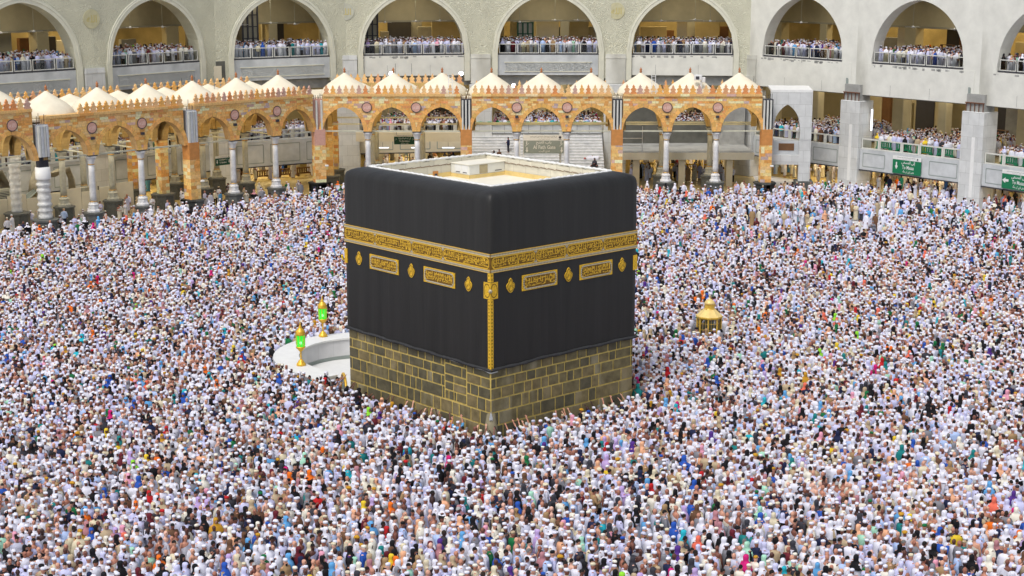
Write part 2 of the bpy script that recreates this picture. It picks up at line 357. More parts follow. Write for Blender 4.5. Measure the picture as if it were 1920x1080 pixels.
for i in range(len(prof)-1):
    for k in range(n): F.append((i*n+k, i*n+(k+1)%n, (i+1)*n+(k+1)%n, (i+1)*n+k))
kb.add(V, F); kis = kb.build('cloth_cover', M['kiswa'], kaaba, smooth=True); kis['label'] = 'black brocade cloth covering the walls'
# --- rolled hem, with a pale edge showing under it on the left of the corner
M['hem'] = mat('rolled_cloth', (0.035,0.035,0.036), 0.55, var=0.35, scale=4, bump=0.7, bscale=7)
hm = MB(); pts = []; rad = []
pp = perim(-0.03, 0.05, 0.22); i0 = min(range(len(pp)), key=lambda i: abs(pp[i][0]-KW)+abs(pp[i][1]))
for x, y, nr in pp+pp[:1]:
    z = 4.62 + 0.09*min(1, x/4.0)*(1-0.3*x/KW) + 0.11*y/KD + 0.02*math.sin(x*2.3+y*2.9); pts.append((x, y, z)); rad.append(0.085+0.012*math.sin((x+y)*6))
hm.tube(pts, rad, 8, cap=False); hm.build('rolled_hem', M['hem'], kaaba, smooth=True)
wl = MB(); wl.tube([(0.03, 4.3-0.35*i, 4.585+0.01*math.sin(i*2)-0.004*i) for i in range(12)]+[(-0.02,0.05,4.5),(0.05,-0.02,4.5),(0.45,-0.02,4.51)], 0.03, 6); wl.build('pale_lining', M['white'], kaaba, smooth=True)
# --- walls of dark stone with gilded joints
M['stone'] = mat('dark_grey_stone', (0.168,0.138,0.068), 0.6, var=0.45, scale=2.2, dark=(0.34,0.30,0.20), streak=1, bump=0.3, bscale=14, darkpos=0.60)
M['stone2'] = mat('brown_grey_stone', (0.195,0.152,0.072), 0.6, var=0.4, scale=2.6, dark=(0.30,0.25,0.15), streak=1, bump=0.3, bscale=14, darkpos=0.60)
M['stone3'] = mat('dark_stone_block', (0.112,0.098,0.058), 0.55, var=0.4, scale=2.0, dark=(0.14,0.135,0.11), streak=1, bump=0.3, bscale=14, darkpos=0.63)
M['joint'] = mat('gilded_joint', (0.66,0.49,0.14), 0.5, var=0.3, scale=5, metal=0.1)
core = MB(); core.box(0.11, KW-0.11, 0.11, KD-0.11, 0.0, 12.3); wallo = core.build('wall', M['joint'], kaaba); wallo['label'] = 'stone walls with gilded joints'
ROWZ = [(0.45,0.98),(0.98,1.70),(1.70,2.40),(2.40,3.07),(3.07,3.64),(3.64,4.15),(4.15,4.9)]
LJ = {6:[11.09,10.43,9.52,8.88,8.11,7.45,6.73,5.84,5.26,4.6,3.96,3.68,1.94,1.42,0.16], 5:[11.63,10.82,10.25,9.67,8.66,7.96,7.3,6.61,5.41,4.78,3.68,1.93,0.85,0.14],
      4:[11.05,10.04,9.44,8.93,8.22,7.59,6.95,6.34,5.86,5.12,4.66,3.96,3.68,1.93,1.65,1.04,0.12], 3:[11.67,10.9,10.33,8.39,7.65,7.07,6.53,6.06,5.57,3.88,3.68,1.94,1.13,0.49],
      2:[10.61,10.08,9.52,8.16,7.44,6.82,6.23,5.67,4.63,4.02,3.1,2.55,1.63,0.92], 1:[11.2,10.3,9.1,8.3,7.0,6.1,5.0,4.1,3.0,2.1,1.0], 0:[10.9,9.7,8.6,7.6,6.4,5.3,4.4,3.4,2.4,1.3]}
RJ = {6:[1.12,2.17,3.52,4.31,5.27,6.07,6.73,7.54,8.35,9.0,9.28,10.1], 5:[0.44,1.71,2.51,3.12,3.87,4.57,5.16,6.27,6.97,7.66,8.44,8.92,10.1], 4:[0.79,1.62,2.35,2.87,3.51,4.02,4.77,5.35,5.82,6.44,7.34,7.84,8.75,10.1],
      3:[1.34,2.17,2.68,3.28,3.62,4.23,5.03,6.26,7.14,7.68,9.37], 2:[0.62,1.85,2.94,3.48,4.51,5.16,5.91,6.94,7.45,9.2], 1:[0.9,2.2,3.1,4.4,5.2,6.4,7.7,8.6,9.5], 0:[1.1,2.5,3.7,4.9,6.2,7.0,8.3,9.4]}
def stone(x0, x1, z0, z1, left):
    g_ = 0.040; pr = random.uniform(0.0, 0.008)
    if x1-x0 < 0.1: return
    mb = MB(); mb.box(x0+g_, x1-g_, 0.078-pr, 0.2, z0+g_, z1-g_, bev=0.012)
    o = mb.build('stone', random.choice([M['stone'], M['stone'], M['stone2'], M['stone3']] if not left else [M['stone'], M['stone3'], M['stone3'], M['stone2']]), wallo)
    if left: on_left(o)
for r_, (z0, z1) in enumerate(ROWZ):
    e = [0.10]+sorted(RJ[r_])+[KW-0.10]
    for a, b in zip(e, e[1:]): stone(a, b, z0, z1, False)
    e = [0.10]+sorted(KD-s for s in LJ[r_])+[KD-0.10]
    for a, b in zip(e, e[1:]):
        if r_ >= 3 and abs(a-(KD-3.68)) < 0.03 and abs(b-(KD-1.94)) < 0.03: continue      # the walled-up doorway is laid separately
        stone(a, b, z0, z1, True)
DR = [(2.43,2.93,[2.95,3.35,2.75]), (2.93,3.37,[3.0]), (3.37,3.77,[2.95]), (3.77,4.32,[2.32]), (4.32,4.9,[3.24,2.14])]
for z0, z1, j in DR:
    e = [KD-3.66]+sorted(KD-s for s in j)+[KD-1.96]
    for a, b in zip(e, e[1:]): stone(a, b, z0, z1, True)
cp = MB(); cp.prism([(0.02,1.98),(0.08,1.93),(0.10,2.05),(0.06,2.22),(0.01,2.42),(-0.04,2.22),(-0.08,2.05),(-0.06,1.93)][::-1][::-1], -0.03, 0.02)
o = cp.build('corner_plate', M['steel'], kaaba, loc=(0.02,0.02,0.12), rz=-PI/4); o['label'] = 'pale drop-shaped plate on the near corner'
# exposed smooth corner stone
cs = MB(); cs.lathe([(0.30,0.4),(0.34,1.0),(0.33,1.7),(0.22,2.3),(0.16,2.38)], 14, (0.22,0.22,0)); cs.build('corner_stone', M['stone'], kaaba, smooth=True)
sh = MB()
for (a, b, c, d) in [((-0.45,-0.45),(KW+0.45,-0.45),(KW+0.08,0.08),(-0.0,0.08)), ((-0.45,KD+0.45),(-0.45,-0.45),(0.08,0.0),(0.08,KD))]:
    sh.add([(*a,0),(*b,0),(*b,0.12),(*a,0.12),(*c,0.55),(*d,0.55)], [(0,1,2,3),(3,2,4,5)])
sh.build('base_ledge', M['marble_trim'], kaaba)
# --- gold belt
M['gold'] = mat('gold_thread', (0.80,0.47,0.03), 0.42, metal=0.15, var=0.25, scale=18, spec=0.5)
M['gold_cloth'] = mat('gold_embroidery', (0.76,0.45,0.03), 0.55, metal=0.05, var=0.35, scale=14)
M['belt_black'] = mat('belt_ground', (0.17,0.088,0.012), 0.7, var=0.3, scale=9)
def border_mat():
    m, n, b = new_mat('silver_braid'); L = n.links.new; b.inputs['Roughness'].default_value = 0.5
    tc = n.nodes.new('ShaderNodeTexCoord'); mp = n.nodes.new('ShaderNodeMapping'); mp.inputs['Rotation'].default_value = (0, R(45), 0); L(tc.outputs['Object'], mp.inputs['Vector'])
    ck = n.nodes.new('ShaderNodeTexChecker'); ck.inputs['Scale'].default_value = 14; ck.inputs['Color1'].default_value = (0.50,0.45,0.33,1); ck.inputs['Color2'].default_value = (0.24,0.19,0.11,1)
    L(mp.outputs[0], ck.inputs['Vector']); L(ck.outputs[0], b.inputs['Base Color']); return m
M['braid'] = border_mat()
VR = ['بسم الله الرحمن الرحيم قل صدق الله فاتبعوا ملة إبراهيم', 'حنيفا وما كان من المشركين إن أول بيت وضع', 'للناس للذي ببكة مباركا وهدى للعالمين', 'فيه آيات بينات مقام إبراهيم ومن دخله كان آمنا']
VL = ['وإذ بوأنا لإبراهيم مكان البيت أن لا تشرك بي', 'شيئا وطهر بيتي للطائفين والقائمين والركع السجود', 'وأذن في الناس بالحج يأتوك رجالا وعلى كل ضامر', 'يأتين من كل فج عميق ليشهدوا منافع لهم']
def rrect(x0, x1, z0, z1, r, k=5):
    P = []
    for cx, cz, a0 in ((x1-r,z0+r,-PI/2),(x1-r,z1-r,0),(x0+r,z1-r,PI/2),(x0+r,z0+r,PI)):
        for i in range(k+1): a = a0+PI/2*i/k; P.append((cx+r*math.cos(a), cz+r*math.sin(a)))
    return P
def ring(mb, outer, inner, y, mat=0):
    n_ = len(outer); V = [(x,y,z) for x,z in outer]+[(x,y,z) for x,z in inner]
    mb.add(V, [(i,(i+1)%n_,n_+(i+1)%n_,n_+i) for i in range(n_)], None, mat)
def calligraphy(mb, txt, x0, x1, z0, z1, y, rows=3):
    ws = txt.split(' '); k = -(-len(ws)//rows); h = (z1-z0)
    for r_ in range(rows):
        part = ' '.join(ws[r_*k:(r_+1)*k])
        if not part: continue
        zt = z1 - r_*h/(rows)*0.92; zb = zt-h/rows*1.3
        text_into(mb, shape(part), x0, x1, max(z0, zb), min(z1, zt), y-0.002*r_, keep=False, bold=0.024)
    nf = int((x1-x0)/0.15)                                   # tall stems that cross both lines
    for i in range(nf):
        x = x0+(i+0.3+0.4*random.random())*(x1-x0)/nf; a = z0+h*random.uniform(0.30,0.5); b = z1-h*random.uniform(0.0,0.12)
        mb.add([(x,y-0.005,a),(x+0.03,y-0.005,a),(x+0.022,y-0.005,b),(x-0.012,y-0.005,b)], [(0,1,2,3)])
def belt(left, ln, seps, verses):
    fix = on_left if left else (lambda o: o)
    b_ = MB(); b_.box(0.0 if left else -0.02, ln+(0.02 if left else 0.0), -0.022, 0.06, 9.53, 10.47)
    bo = fix(b_.build('gold_belt', M['belt_black'], kaaba))
    for z0, z1 in ((9.535,9.69),(10.31,10.465)):
        q = MB(); q.box(0.01, ln-0.01, -0.036, 0.0, z0, z1); t = q.build('border_braid', M['braid'], bo)
        q = MB()
        for za in (z0-0.006, z1-0.014): q.box(0.0, ln, -0.042, -0.0, za, za+0.022)
        q.build('gold_piping', M['gold'], bo)
    for (a, b), tx in zip(zip(seps, seps[1:]), verses):
        q = MB(); a2, b2 = max(a,0.02)+0.04, min(b,ln-0.02)-0.04
        ring(q, rrect(a2, b2, 9.71, 10.29, 0.22), rrect(a2+0.045, b2-0.045, 9.755, 10.245, 0.18), -0.032)
        calligraphy(q, tx, a2+0.07, b2-0.07, 9.765, 10.235, -0.034)
        o = q.build('inscription', M['gold'], bo); o['label'] = 'gold embroidered Arabic calligraphy panel'
    q = MB()
    for s in seps[1:-1]:
        q.prism([(s-0.13,9.70),(s+0.13,9.70),(s,9.86)], -0.034, 0); q.prism([(s,10.14),(s+0.13,10.30),(s-0.13,10.30)], -0.034, 0)
    q.build('panel_spandrels', M['braid'], bo)
belt(False, KW, [0.0,2.99,5.14,7.76,10.30], VR)
belt(True, KD, [0.05,12-9.23,12-6.12,12-3.58,12.0], VL)
def plaque(x0, x1, left, tx):
    fix = on_left if left else (lambda o: o); x0_, x1_ = (KD-x1, KD-x0) if left else (x0, x1)
    q = MB(); q.box(x0_, x1_, -0.045, 0.02, 8.35, 9.14); p = fix(q.build('inscribed_plaque', M['gold_cloth'], kaaba))
    if x1_-x0_ < 1: return
    q = MB(); q.prism(rrect(x0_+0.09, x1_-0.09, 8.43, 9.06, 0.24), -0.049, -0.03); q.build('plaque_ground', M['belt_black'], p)
    q = MB(); ring(q, rrect(x0_+0.05, x1_-0.05, 8.39, 9.10, 0.26), rrect(x0_+0.13, x1_-0.13, 8.47, 9.02, 0.2), -0.053); q.build('plaque_border', M['braid'], p)
    q = MB(); calligraphy(q, tx, x0_+0.17, x1_-0.17, 8.50, 8.99, -0.054); q.build('inscription', M['gold'], p)
plaque(2.08,4.47,False,'يا حي يا قيوم يا رحمن يا رحيم'); plaque(6.08,8.45,False,'الله نور السماوات والأرض رب العالمين'); plaque(10.06,10.34,False,'')
plaque(7.24,9.71,True,'ذلك ومن يعظم شعائر الله فإنها من تقوى القلوب'); plaque(2.66,5.13,True,'وإني لغفار لمن تاب وآمن وعمل صالحا ثم اهتدى'); plaque(11.74,11.98,True,'')
def medallion(x, left, z=8.75):
    fix = on_left if left else (lambda o: o); xx = KD-x if left else x
    half = [(0.0,-0.37),(0.10,-0.33),(0.17,-0.24),(0.25,-0.12),(0.275,0.0),(0.22,0.10),(0.13,0.16),(0.115,0.20),(0.125,0.24),(0.07,0.32),(0.0,0.38)]
    def pl(k): return [(xx+a*k, z+b*k) for a, b in half]+[(xx-a*k, z+b*k) for a, b in half[-2:0:-1]]
    q = MB(); q.prism(pl(1), -0.035, 0.02); m_ = fix(q.build('lamp_medallion', M['gold_cloth'], kaaba))
    q = MB(); ring(q, pl(0.86), pl(0.74), -0.04); 
    q.build('medallion_outline', M['belt_black'], m_)
    q = MB(); text_into(q, shape('يا حي'), xx-0.13, xx+0.13, z-0.2, z+0.12, -0.041, keep=False, bold=0.02); q.build('inscription', M['belt_black'], m_)
for x in (1.31,5.29,9.21): medallion(x, False)
for x in (10.70,6.18,1.63): medallion(x, True)
# vertical strip wrapped round the near corner, with its square medallion
cst = MB()
for z0, z1 in ((4.62,8.2),(9.08,9.52)):
    cst.box(-0.028, 0.17, -0.028, 0.02, z0, z1); cst.box(-0.028, 0.02, 0.02, 0.17, z0+0.003, z1-0.003)
strip = cst.build('corner_strip', M['gold_cloth'], kaaba); strip['label'] = 'gold embroidered strip down the near corner'
q = MB()
for z0, z1 in ((4.68,8.18),(9.1,9.5)):
    k = int((z1-z0)/0.17)
    for i in range(k):
        zc = z0+(i+0.5)*(z1-z0)/k
        for s_ in (0,1):
            P = [(0.075,zc-0.06),(0.12,zc),(0.075,zc+0.06),(0.03,zc)]
            if s_ == 0: q.add([(x,-0.031,z) for x,z in P], [(0,1,2,3)])
            else: q.add([(-0.031,x,z) for x,z in P], [(3,2,1,0)])
q.build('strip_pattern', M['belt_black'], strip)
q = MB(); q.box(-0.04, 0.46, -0.04, 0.02, 8.22, 9.05); q.box(-0.04, 0.02, 0.02, 0.46, 8.223, 9.047); sqm = q.build('corner_medallion', M['gold_cloth'], kaaba)
q = MB(); A = [(0.2+0.225*math.cos(t), 8.64+0.36*math.sin(t)) for t in np.linspace(0,2*PI,25)[:-1]]; B = [(0.2+0.19*math.cos(t), 8.64+0.31*math.sin(t)) for t in np.linspace(0,2*PI,25)[:-1]]
ring(q, A, B, -0.044); V = [(-0.044, x, z) for x, z in A]+[(-0.044, x, z) for x, z in B]; n_ = len(A)
q.add(V, [(n_+i, n_+(i+1)%n_, (i+1)%n_, i) for i in range(n_)]); q.build('medallion_outline', M['belt_black'], sqm)
q = MB(); q.ball((-0.03,-0.03,8.64), (0.10,0.10,0.10), 10, 6); q.build('medallion_boss', M['braid'], sqm, smooth=True)
# embroidery of the door curtain seen edge-on round the far right corner
for i, z in enumerate((8.0,7.35,6.7,6.05,5.4)):
    q = MB(); q.lathe([(0.0,-0.30),(0.10,-0.22),(0.17,-0.05),(0.12,0.12),(0.05,0.2),(0.0,0.30)], 10, (KW+0.0,0.28,z), cap=False, sx=0.6); q.build('curtain_ornament', M['gold_cloth'], kaaba, smooth=True)
# --- roof terrace inside the parapet
M['roof_marble'] = tiles('roof_marble', (0.74,0.69,0.55), (0.45,0.40,0.30), 1.0, 0.6, 0.5)
M['roof_floor'] = mat('roof_floor', (0.78,0.74,0.62), 0.5, var=0.06, scale=0.8)
M['skirting'] = mat('yellow_skirting', (0.74,0.55,0.22), 0.5, var=0.15, scale=2)
M['cabinet'] = mat('white_cabinet', (0.72,0.71,0.64), 0.5, var=0.06, scale=1.5)
i_ = 1.0; zf = 12.55
q = MB(); q.box(i_-0.02, KW-i_+0.02, i_-0.02, KD-i_+0.02, zf-0.08, zf); rf = q.build('roof_terrace', M['roof_floor'], kaaba)
def inner(mb, d, z0, z1):
    a, b, c, e = i_+d, KW-i_-d, i_+d, KD-i_-d
    P = [(a,c),(b,c),(b,e),(a,e)]
    for k in range(4):
        p, s = P[k], P[(k+1)%4]; mb.add([(*p,z0),(*s,z0),(*s,z1),(*p,z1)], [(3,2,1,0)])
q = MB(); inner(q, 0.0, zf, 13.6); q.build('parapet_lining', M['roof_marble'], kaaba)
q = MB(); inner(q, 0.03, zf, zf+0.26); q.build('skirting', M['skirting'], rf)
q = MB()
for k, (p, s) in enumerate([((i_,i_),(KW-i_,i_)),((KW-i_,i_),(KW-i_,KD-i_)),((KW-i_,KD-i_),(i_,KD-i_)),((i_,KD-i_),(i_,i_))]):
    ln = math.hypot(s[0]-p[0], s[1]-p[1]); m_ = int(ln/0.12)
    q.tube([(p[0]+(s[0]-p[0])*t/m_, p[1]+(s[1]-p[1])*t/m_, 13.60+0.018*math.sin(t*1.9)) for t in range(m_+1)], [0.055+0.022*abs(math.sin(t*0.55)) for t in range(m_+1)], 6)
q.build('edge_rope', M['white'], kaaba, smooth=True)
q = MB()
for t in np.arange(0.4, KD-2*i_, 0.62): q.tube([(KW-i_-0.02, i_+t, 13.27),(KW-i_-0.10, i_+t+0.1, 13.22),(KW-i_-0.03, i_+t+0.3, 13.24),(KW-i_-0.02,i_+t+0.62,13.25)], 0.017, 5)
for t in np.arange(0.4, KW-2*i_, 0.62): q.tube([(i_+t, KD-i_-0.02, 13.27),(i_+t+0.1, KD-i_-0.10, 13.22),(i_+t+0.3, KD-i_-0.03, 13.24),(i_+t+0.62,KD-i_-0.02,13.25)], 0.017, 5)
q.build('tie_hooks', M['wood'], kaaba)
cb_ = MB(); cb_.box(6.7, KW-i_-0.0, 9.40, KD-i_-0.0, zf+0.2, 13.30, bev=0.02); cab = cb_.build('roof_cabinet', M['cabinet'], kaaba)
cb_ = MB(); cb_.box(6.67, KW-i_, 9.37, KD-i_, zf, zf+0.2); cb_.build('plinth', M['skirting'], cab)
cb_ = MB(); cb_.box(6.66, KW-i_, 9.36, KD-i_, 13.30, 13.34); cb_.build('cabinet_top', M['roof_floor'], cab)
cb_ = MB(); cb_.box(7.45, 8.05, 9.385, 9.41, zf+0.24, 13.27); cb_.build('hatch_door', M['hatch'], cab)
for y0 in (9.5,10.1):
    cb_ = MB(); cb_.box(6.685, 6.705, y0, y0+0.52, zf+0.26, 13.26); pn = cb_.build('cabinet_panel', M['white'], cab)
    cb_ = MB(); cb_.box(6.675, 6.69, y0+0.08, y0+0.42, zf+0.30, zf+0.34); cb_.build('vent_slot', M['dark_steel'], pn)
cb_ = MB(); cb_.box(8.6, 9.1, 9.385, 9.41, zf+0.30, zf+0.34); cb_.build('vent_slot', M['dark_steel'], cab)
cb_ = MB(); cb_.box(5.4, 5.75, KD-i_-0.06, KD-i_-0.0, zf+0.03, zf+0.38); ot = cb_.build('roof_outlet', M['orange_panel'], kaaba)
cb_ = MB(); cb_.box(5.48, 5.67, KD-i_-0.07, KD-i_-0.05, zf+0.04, zf+0.25); cb_.build('outlet_opening', M['dark_steel'], ot)

# ================================================================== semicircular wall beside the shrine
ux, uy, vx, vy = -0.66969, 0.74264, 0.74264, 0.66969
HMx, HMy = -5.25, 86.653
def hat(u_, v_): return (HMx+u_*ux+v_*vx, HMy+u_*uy+v_*vy)
def hring(ru, rv):
    P = [(2.4,-rv)]+[(4.6+ru*math.cos(a), rv*math.sin(a)) for a in np.linspace(-PI/2, PI/2, 41)]+[(2.4,rv)]
    return [hat(a, b) for a, b in P]
hw = empty('low_curved_wall', (*hat(9.8,0),0)); tag(hw, 'low white marble semicircular wall at the left back of the shrine', 'wall')
hx0, hy0 = hat(9.8,0)
M['hatim'] = tiles('hatim_marble', (0.66,0.66,0.67), (0.5,0.5,0.5), 1.6, 2.0, 0.3)
def hwall(name, ro, ri, z0, z1, m_):
    O, I = hring(*ro), hring(*ri); n_ = len(O); V = []
    for (x, y) in O: V += [(x-hx0,y-hy0,z0),(x-hx0,y-hy0,z1)]
    for (x, y) in I: V += [(x-hx0,y-hy0,z0),(x-hx0,y-hy0,z1)]
    F = []
    for i in range(n_-1):
        a, b = 2*i, 2*(i+1); c, d = 2*n_+2*i, 2*n_+2*(i+1)
        F += [(a,b,b+1,a+1),(d,c,c+1,d+1),(a+1,b+1,d+1,c+1)]
    F += [(0,1,2*n_+1,2*n_),(2*n_-2,4*n_-2,4*n_-1,2*n_-1)]
    q = MB(); q.add(V, F); return q.build(name, m_, hw)
hwall('wall_body', (6.15,5.6), (4.85,4.2), 0.0, 1.24, M['hatim'])
hwall('coping', (6.25,5.7), (4.78,4.13), 1.24, 1.34, M['white'])
hwall('base_band', (6.18,5.63), (4.82,4.17), 0.0, 0.22, M['greengrey'])
O = hring(4.8,4.15); q = MB(); q.add([(x,y,0.006) for x,y in O], [tuple(range(len(O)))]); tag(q.build('enclosure_floor', M['white']), kind='structure')
def lantern(u_, v_, label):
    x, y = hat(u_, v_); t = empty('green_lantern', (x, y, 1.34)); tag(t, label, 'lantern', 'green lanterns on the curved wall'); t.scale = (0.9,0.9,0.95)
    q = MB(); q.lathe([(0.30,0.0),(0.31,0.10),(0.27,0.16),(0.22,0.19),(0.20,0.26),(0.12,0.34),(0.07,0.40)], 16); q.build('base', M['lgold'], t, smooth=True)
    q = MB(); q.lathe([(0.055,0.38),(0.05,0.52),(0.075,0.56),(0.05,0.60),(0.045,0.70),(0.07,0.74),(0.05,0.80),(0.05,0.94)], 10); q.build('stem', M['lgold'], t, smooth=True)
    q = MB(); q.lathe([(0.06,0.86),(0.10,0.91),(0.20,1.00),(0.27,1.09),(0.31,1.14),(0.32,1.18),(0.29,1.21)], 16); q.build('bowl', M['lgold'], t, smooth=True)
    for k in range(8):
        a0, a1 = 2*PI*k/8+0.05, 2*PI*(k+1)/8-0.05; q = MB()
        q.add([(0.27*math.cos(a0),0.27*math.sin(a0),1.20),(0.27*math.cos(a1),0.27*math.sin(a1),1.20),(0.29*math.cos(a1),0.29*math.sin(a1),1.92),(0.29*math.cos(a0),0.29*math.sin(a0),1.92)], [(0,1,2,3)])
        q.build('glass_pane', M['lgreen'], t)
    for k in range(8):
        a = 2*PI*k/8; q = MB(); q.tube([(0.275*math.cos(a),0.275*math.sin(a),1.28),(0.295*math.cos(a),0.295*math.sin(a),1.93)], 0.022, 6); q.build('frame_bar', M['lgold'], t)
    q = MB(); q.lathe([(0.31,1.92),(0.33,2.0),(0.30,2.06),(0.31,2.12),(0.28,2.18),(0.20,2.27),(0.13,2.34),(0.10,2.40),(0.11,2.44),(0.06,2.50),(0.035,2.62),(0.05,2.67),(0.0,2.80)], 16); q.build('cap', M['lgold'], t, smooth=True)
    q = MB(); q.ball((0,0,1.42), (0.09,0.09,0.09), 10, 6); q.build('bulb', M['lbulb'], t, smooth=True)
M['lgold'] = mat('lantern_gold', (0.76,0.46,0.05), 0.35, metal=0.3, var=0.2, scale=9)
m_, n_, b_ = new_mat('lit_green_glass'); b_.inputs['Base Color'].default_value = (0.02,0.5,0.03,1); b_.inputs['Emission Color'].default_value = (0.02,1.0,0.04,1); b_.inputs['Emission Strength'].default_value = 0.5; b_.inputs['Alpha'].default_value = 0.8; M['lgreen'] = m_
M['lbulb'] = emis('lit_bulb', (0.7,1.0,0.8), 3.0)
lantern(5.5, -4.5, 'gold lantern with lit green glass on the near end of the curved wall'); lantern(10.45, 0.55, 'gold lantern with lit green glass farther along the curved wall, close to the shrine')
# brass arched screen in the gap at the wall's near end
x, y = hat(1.15, -4.6); t = empty('arched_screen', (x, y, 0), PI/2-0.837+PI/2-0.5); tag(t, 'small brass arched screen between the shrine and the curved wall', 'screen')
A = [(1.05*math.cos(a), 0.75+0.95*math.sin(a)) for a in np.linspace(0, PI, 17)]; P = [(1.05,0.0)]+A+[(-1.05,0.0)]
q = MB(); q.tube([(a,0,b) for a,b in P], 0.08, 8); q.build('arch_frame', M['lgold'], t, smooth=True)
q = MB(); q.prism([(a*0.96,b*0.97) for a,b in P][::-1][::-1], -0.01, 0.01); q.build('infill_panel', M['greengrey'], t)

# ================================================================== gilded glass kiosk
mq = empty('gilded_kiosk', (12.62, 97.0, 0), 0.2); tag(mq, 'small gilded octagonal glass kiosk with dome standing in the crowd', 'kiosk')
q = MB(); q.lathe([(0.95,0),(0.95,0.35),(0.85,0.42)], 8, rot=PI/8); q.build('marble_base', M['marble_trim'], mq)
M['kgold'] = mat('polished_gilding', (0.78,0.50,0.08), 0.32, metal=0.2, var=0.12, scale=6)
M['kroof'] = mat('pale_gilding', (0.80,0.60,0.22), 0.35, metal=0.1, var=0.10, scale=4)
for k in range(8):
    a = PI/8+2*PI*k/8; b = a+2*PI/8
    q = MB(); q.tube([(0.76*math.cos(a),0.76*math.sin(a),0.4),(0.76*math.cos(a),0.76*math.sin(a),2.08)], 0.055, 6); q.build('corner_post', M['kgold'], mq)
    q = MB(); P0 = np.array([0.74*math.cos(a),0.74*math.sin(a)]); P1 = np.array([0.74*math.cos(b),0.74*math.sin(b)])
    q.add([(*P0,0.45),(*P1,0.45),(*P1,2.05),(*P0,2.05)], [(0,1,2,3)]); gp = q.build('glass_pane', M['glass'], mq)
    q = MB()
    for t_ in (0.34,0.66): p = P0*(1-t_)+P1*t_; q.tube([(*p,0.5),(*p,2.0)], 0.012, 4)
    for z in (0.85,1.35,1.75): q.tube([(*(P0*0.95+P1*0.05),z),(*(P0*0.05+P1*0.95),z)], 0.012, 4)
    q.build('gilded_lattice', M['kgold'], gp)
q = MB(); q.lathe([(0.80,2.04),(0.86,2.10),(0.86,2.18),(0.80,2.20)], 8, rot=PI/8); q.build('cornice', M['kgold'], mq)
q = MB(); q.lathe([(0.84,2.19),(0.56,2.46),(0.36,2.62)], 8, rot=PI/8); q.build('roof', M['kroof'], mq)
q = MB(); q.lathe([(0.34,2.60),(0.36,2.64),(0.33,2.68),(0.33,2.92),(0.36,2.95)], 16); q.build('drum', M['kgold'], mq, smooth=False)
q = MB(); q.lathe([(0.35,2.94),(0.34,3.02),(0.27,3.13),(0.15,3.22),(0.05,3.27),(0.03,3.40),(0.05,3.44),(0.0,3.52)], 16); q.build('dome', M['kroof'], mq, smooth=True)
q = MB(); q.lathe([(0.50,0.42),(0.50,1.0),(0.40,1.25),(0.30,1.9)], 8); q.build('inner_casket', M['greengrey'], mq)
# ================================================================== sandstone arcade round the plaza
BRK = [hx(c) for c in ('dfae6a','e6bf85','d69c58','ead0a0','e0b477','d29650','e3b873','c4a294','b5a09c','d8955f','ecd4a8')]
BW = [9,9,7,6,8,5,8,2,1.6,3,3]
def bcol():
    c = random.choices(BRK, BW)[0]; k = random.uniform(0.95,1.25); return tuple(min(0.82,x*k) for x in c)
ZS, ZA, ZC = 6.92, 9.45, 10.55
AW, AH = 2.12, ZA-ZS
def arch_wall(mb, cs, w, h, zs, ztop, x0, x1, y0, y1, zlow=None, k=14, col=None):
    """wall pierced by pointed arches; below the spring line only the piers between them go on down to zlow"""
    zl = zs if zlow is None else zlow; xs = [(x0, zl)]
    for c in cs:
        xs.append((c-w, zl)); 
        for i in range(k+1):
            x = -w+2*w*i/k; xs.append((c+x, zs+arch_z(x, w, h)))
        xs.append((c+w, zl))
    xs.append((x1, zl)); n = len(xs); V = []
    for x, z in xs: V += [(x,y0,z),(x,y0,ztop),(x,y1,z),(x,y1,ztop)]
    F = []
    for i in range(n-1):
        a, b = 4*i, 4*(i+1)
        if xs[i+1][0]-xs[i][0] > 1e-6: F += [(a,b,b+1,a+1),(b+2,a+2,a+3,b+3),(a+1,b+1,b+3,a+3)]
        F.append((b,a,a+2,b+2))
    F += [(0,1,3,2),(4*n-4,4*n-2,4*n-1,4*n-3)]
    mb.add(V, F, col)
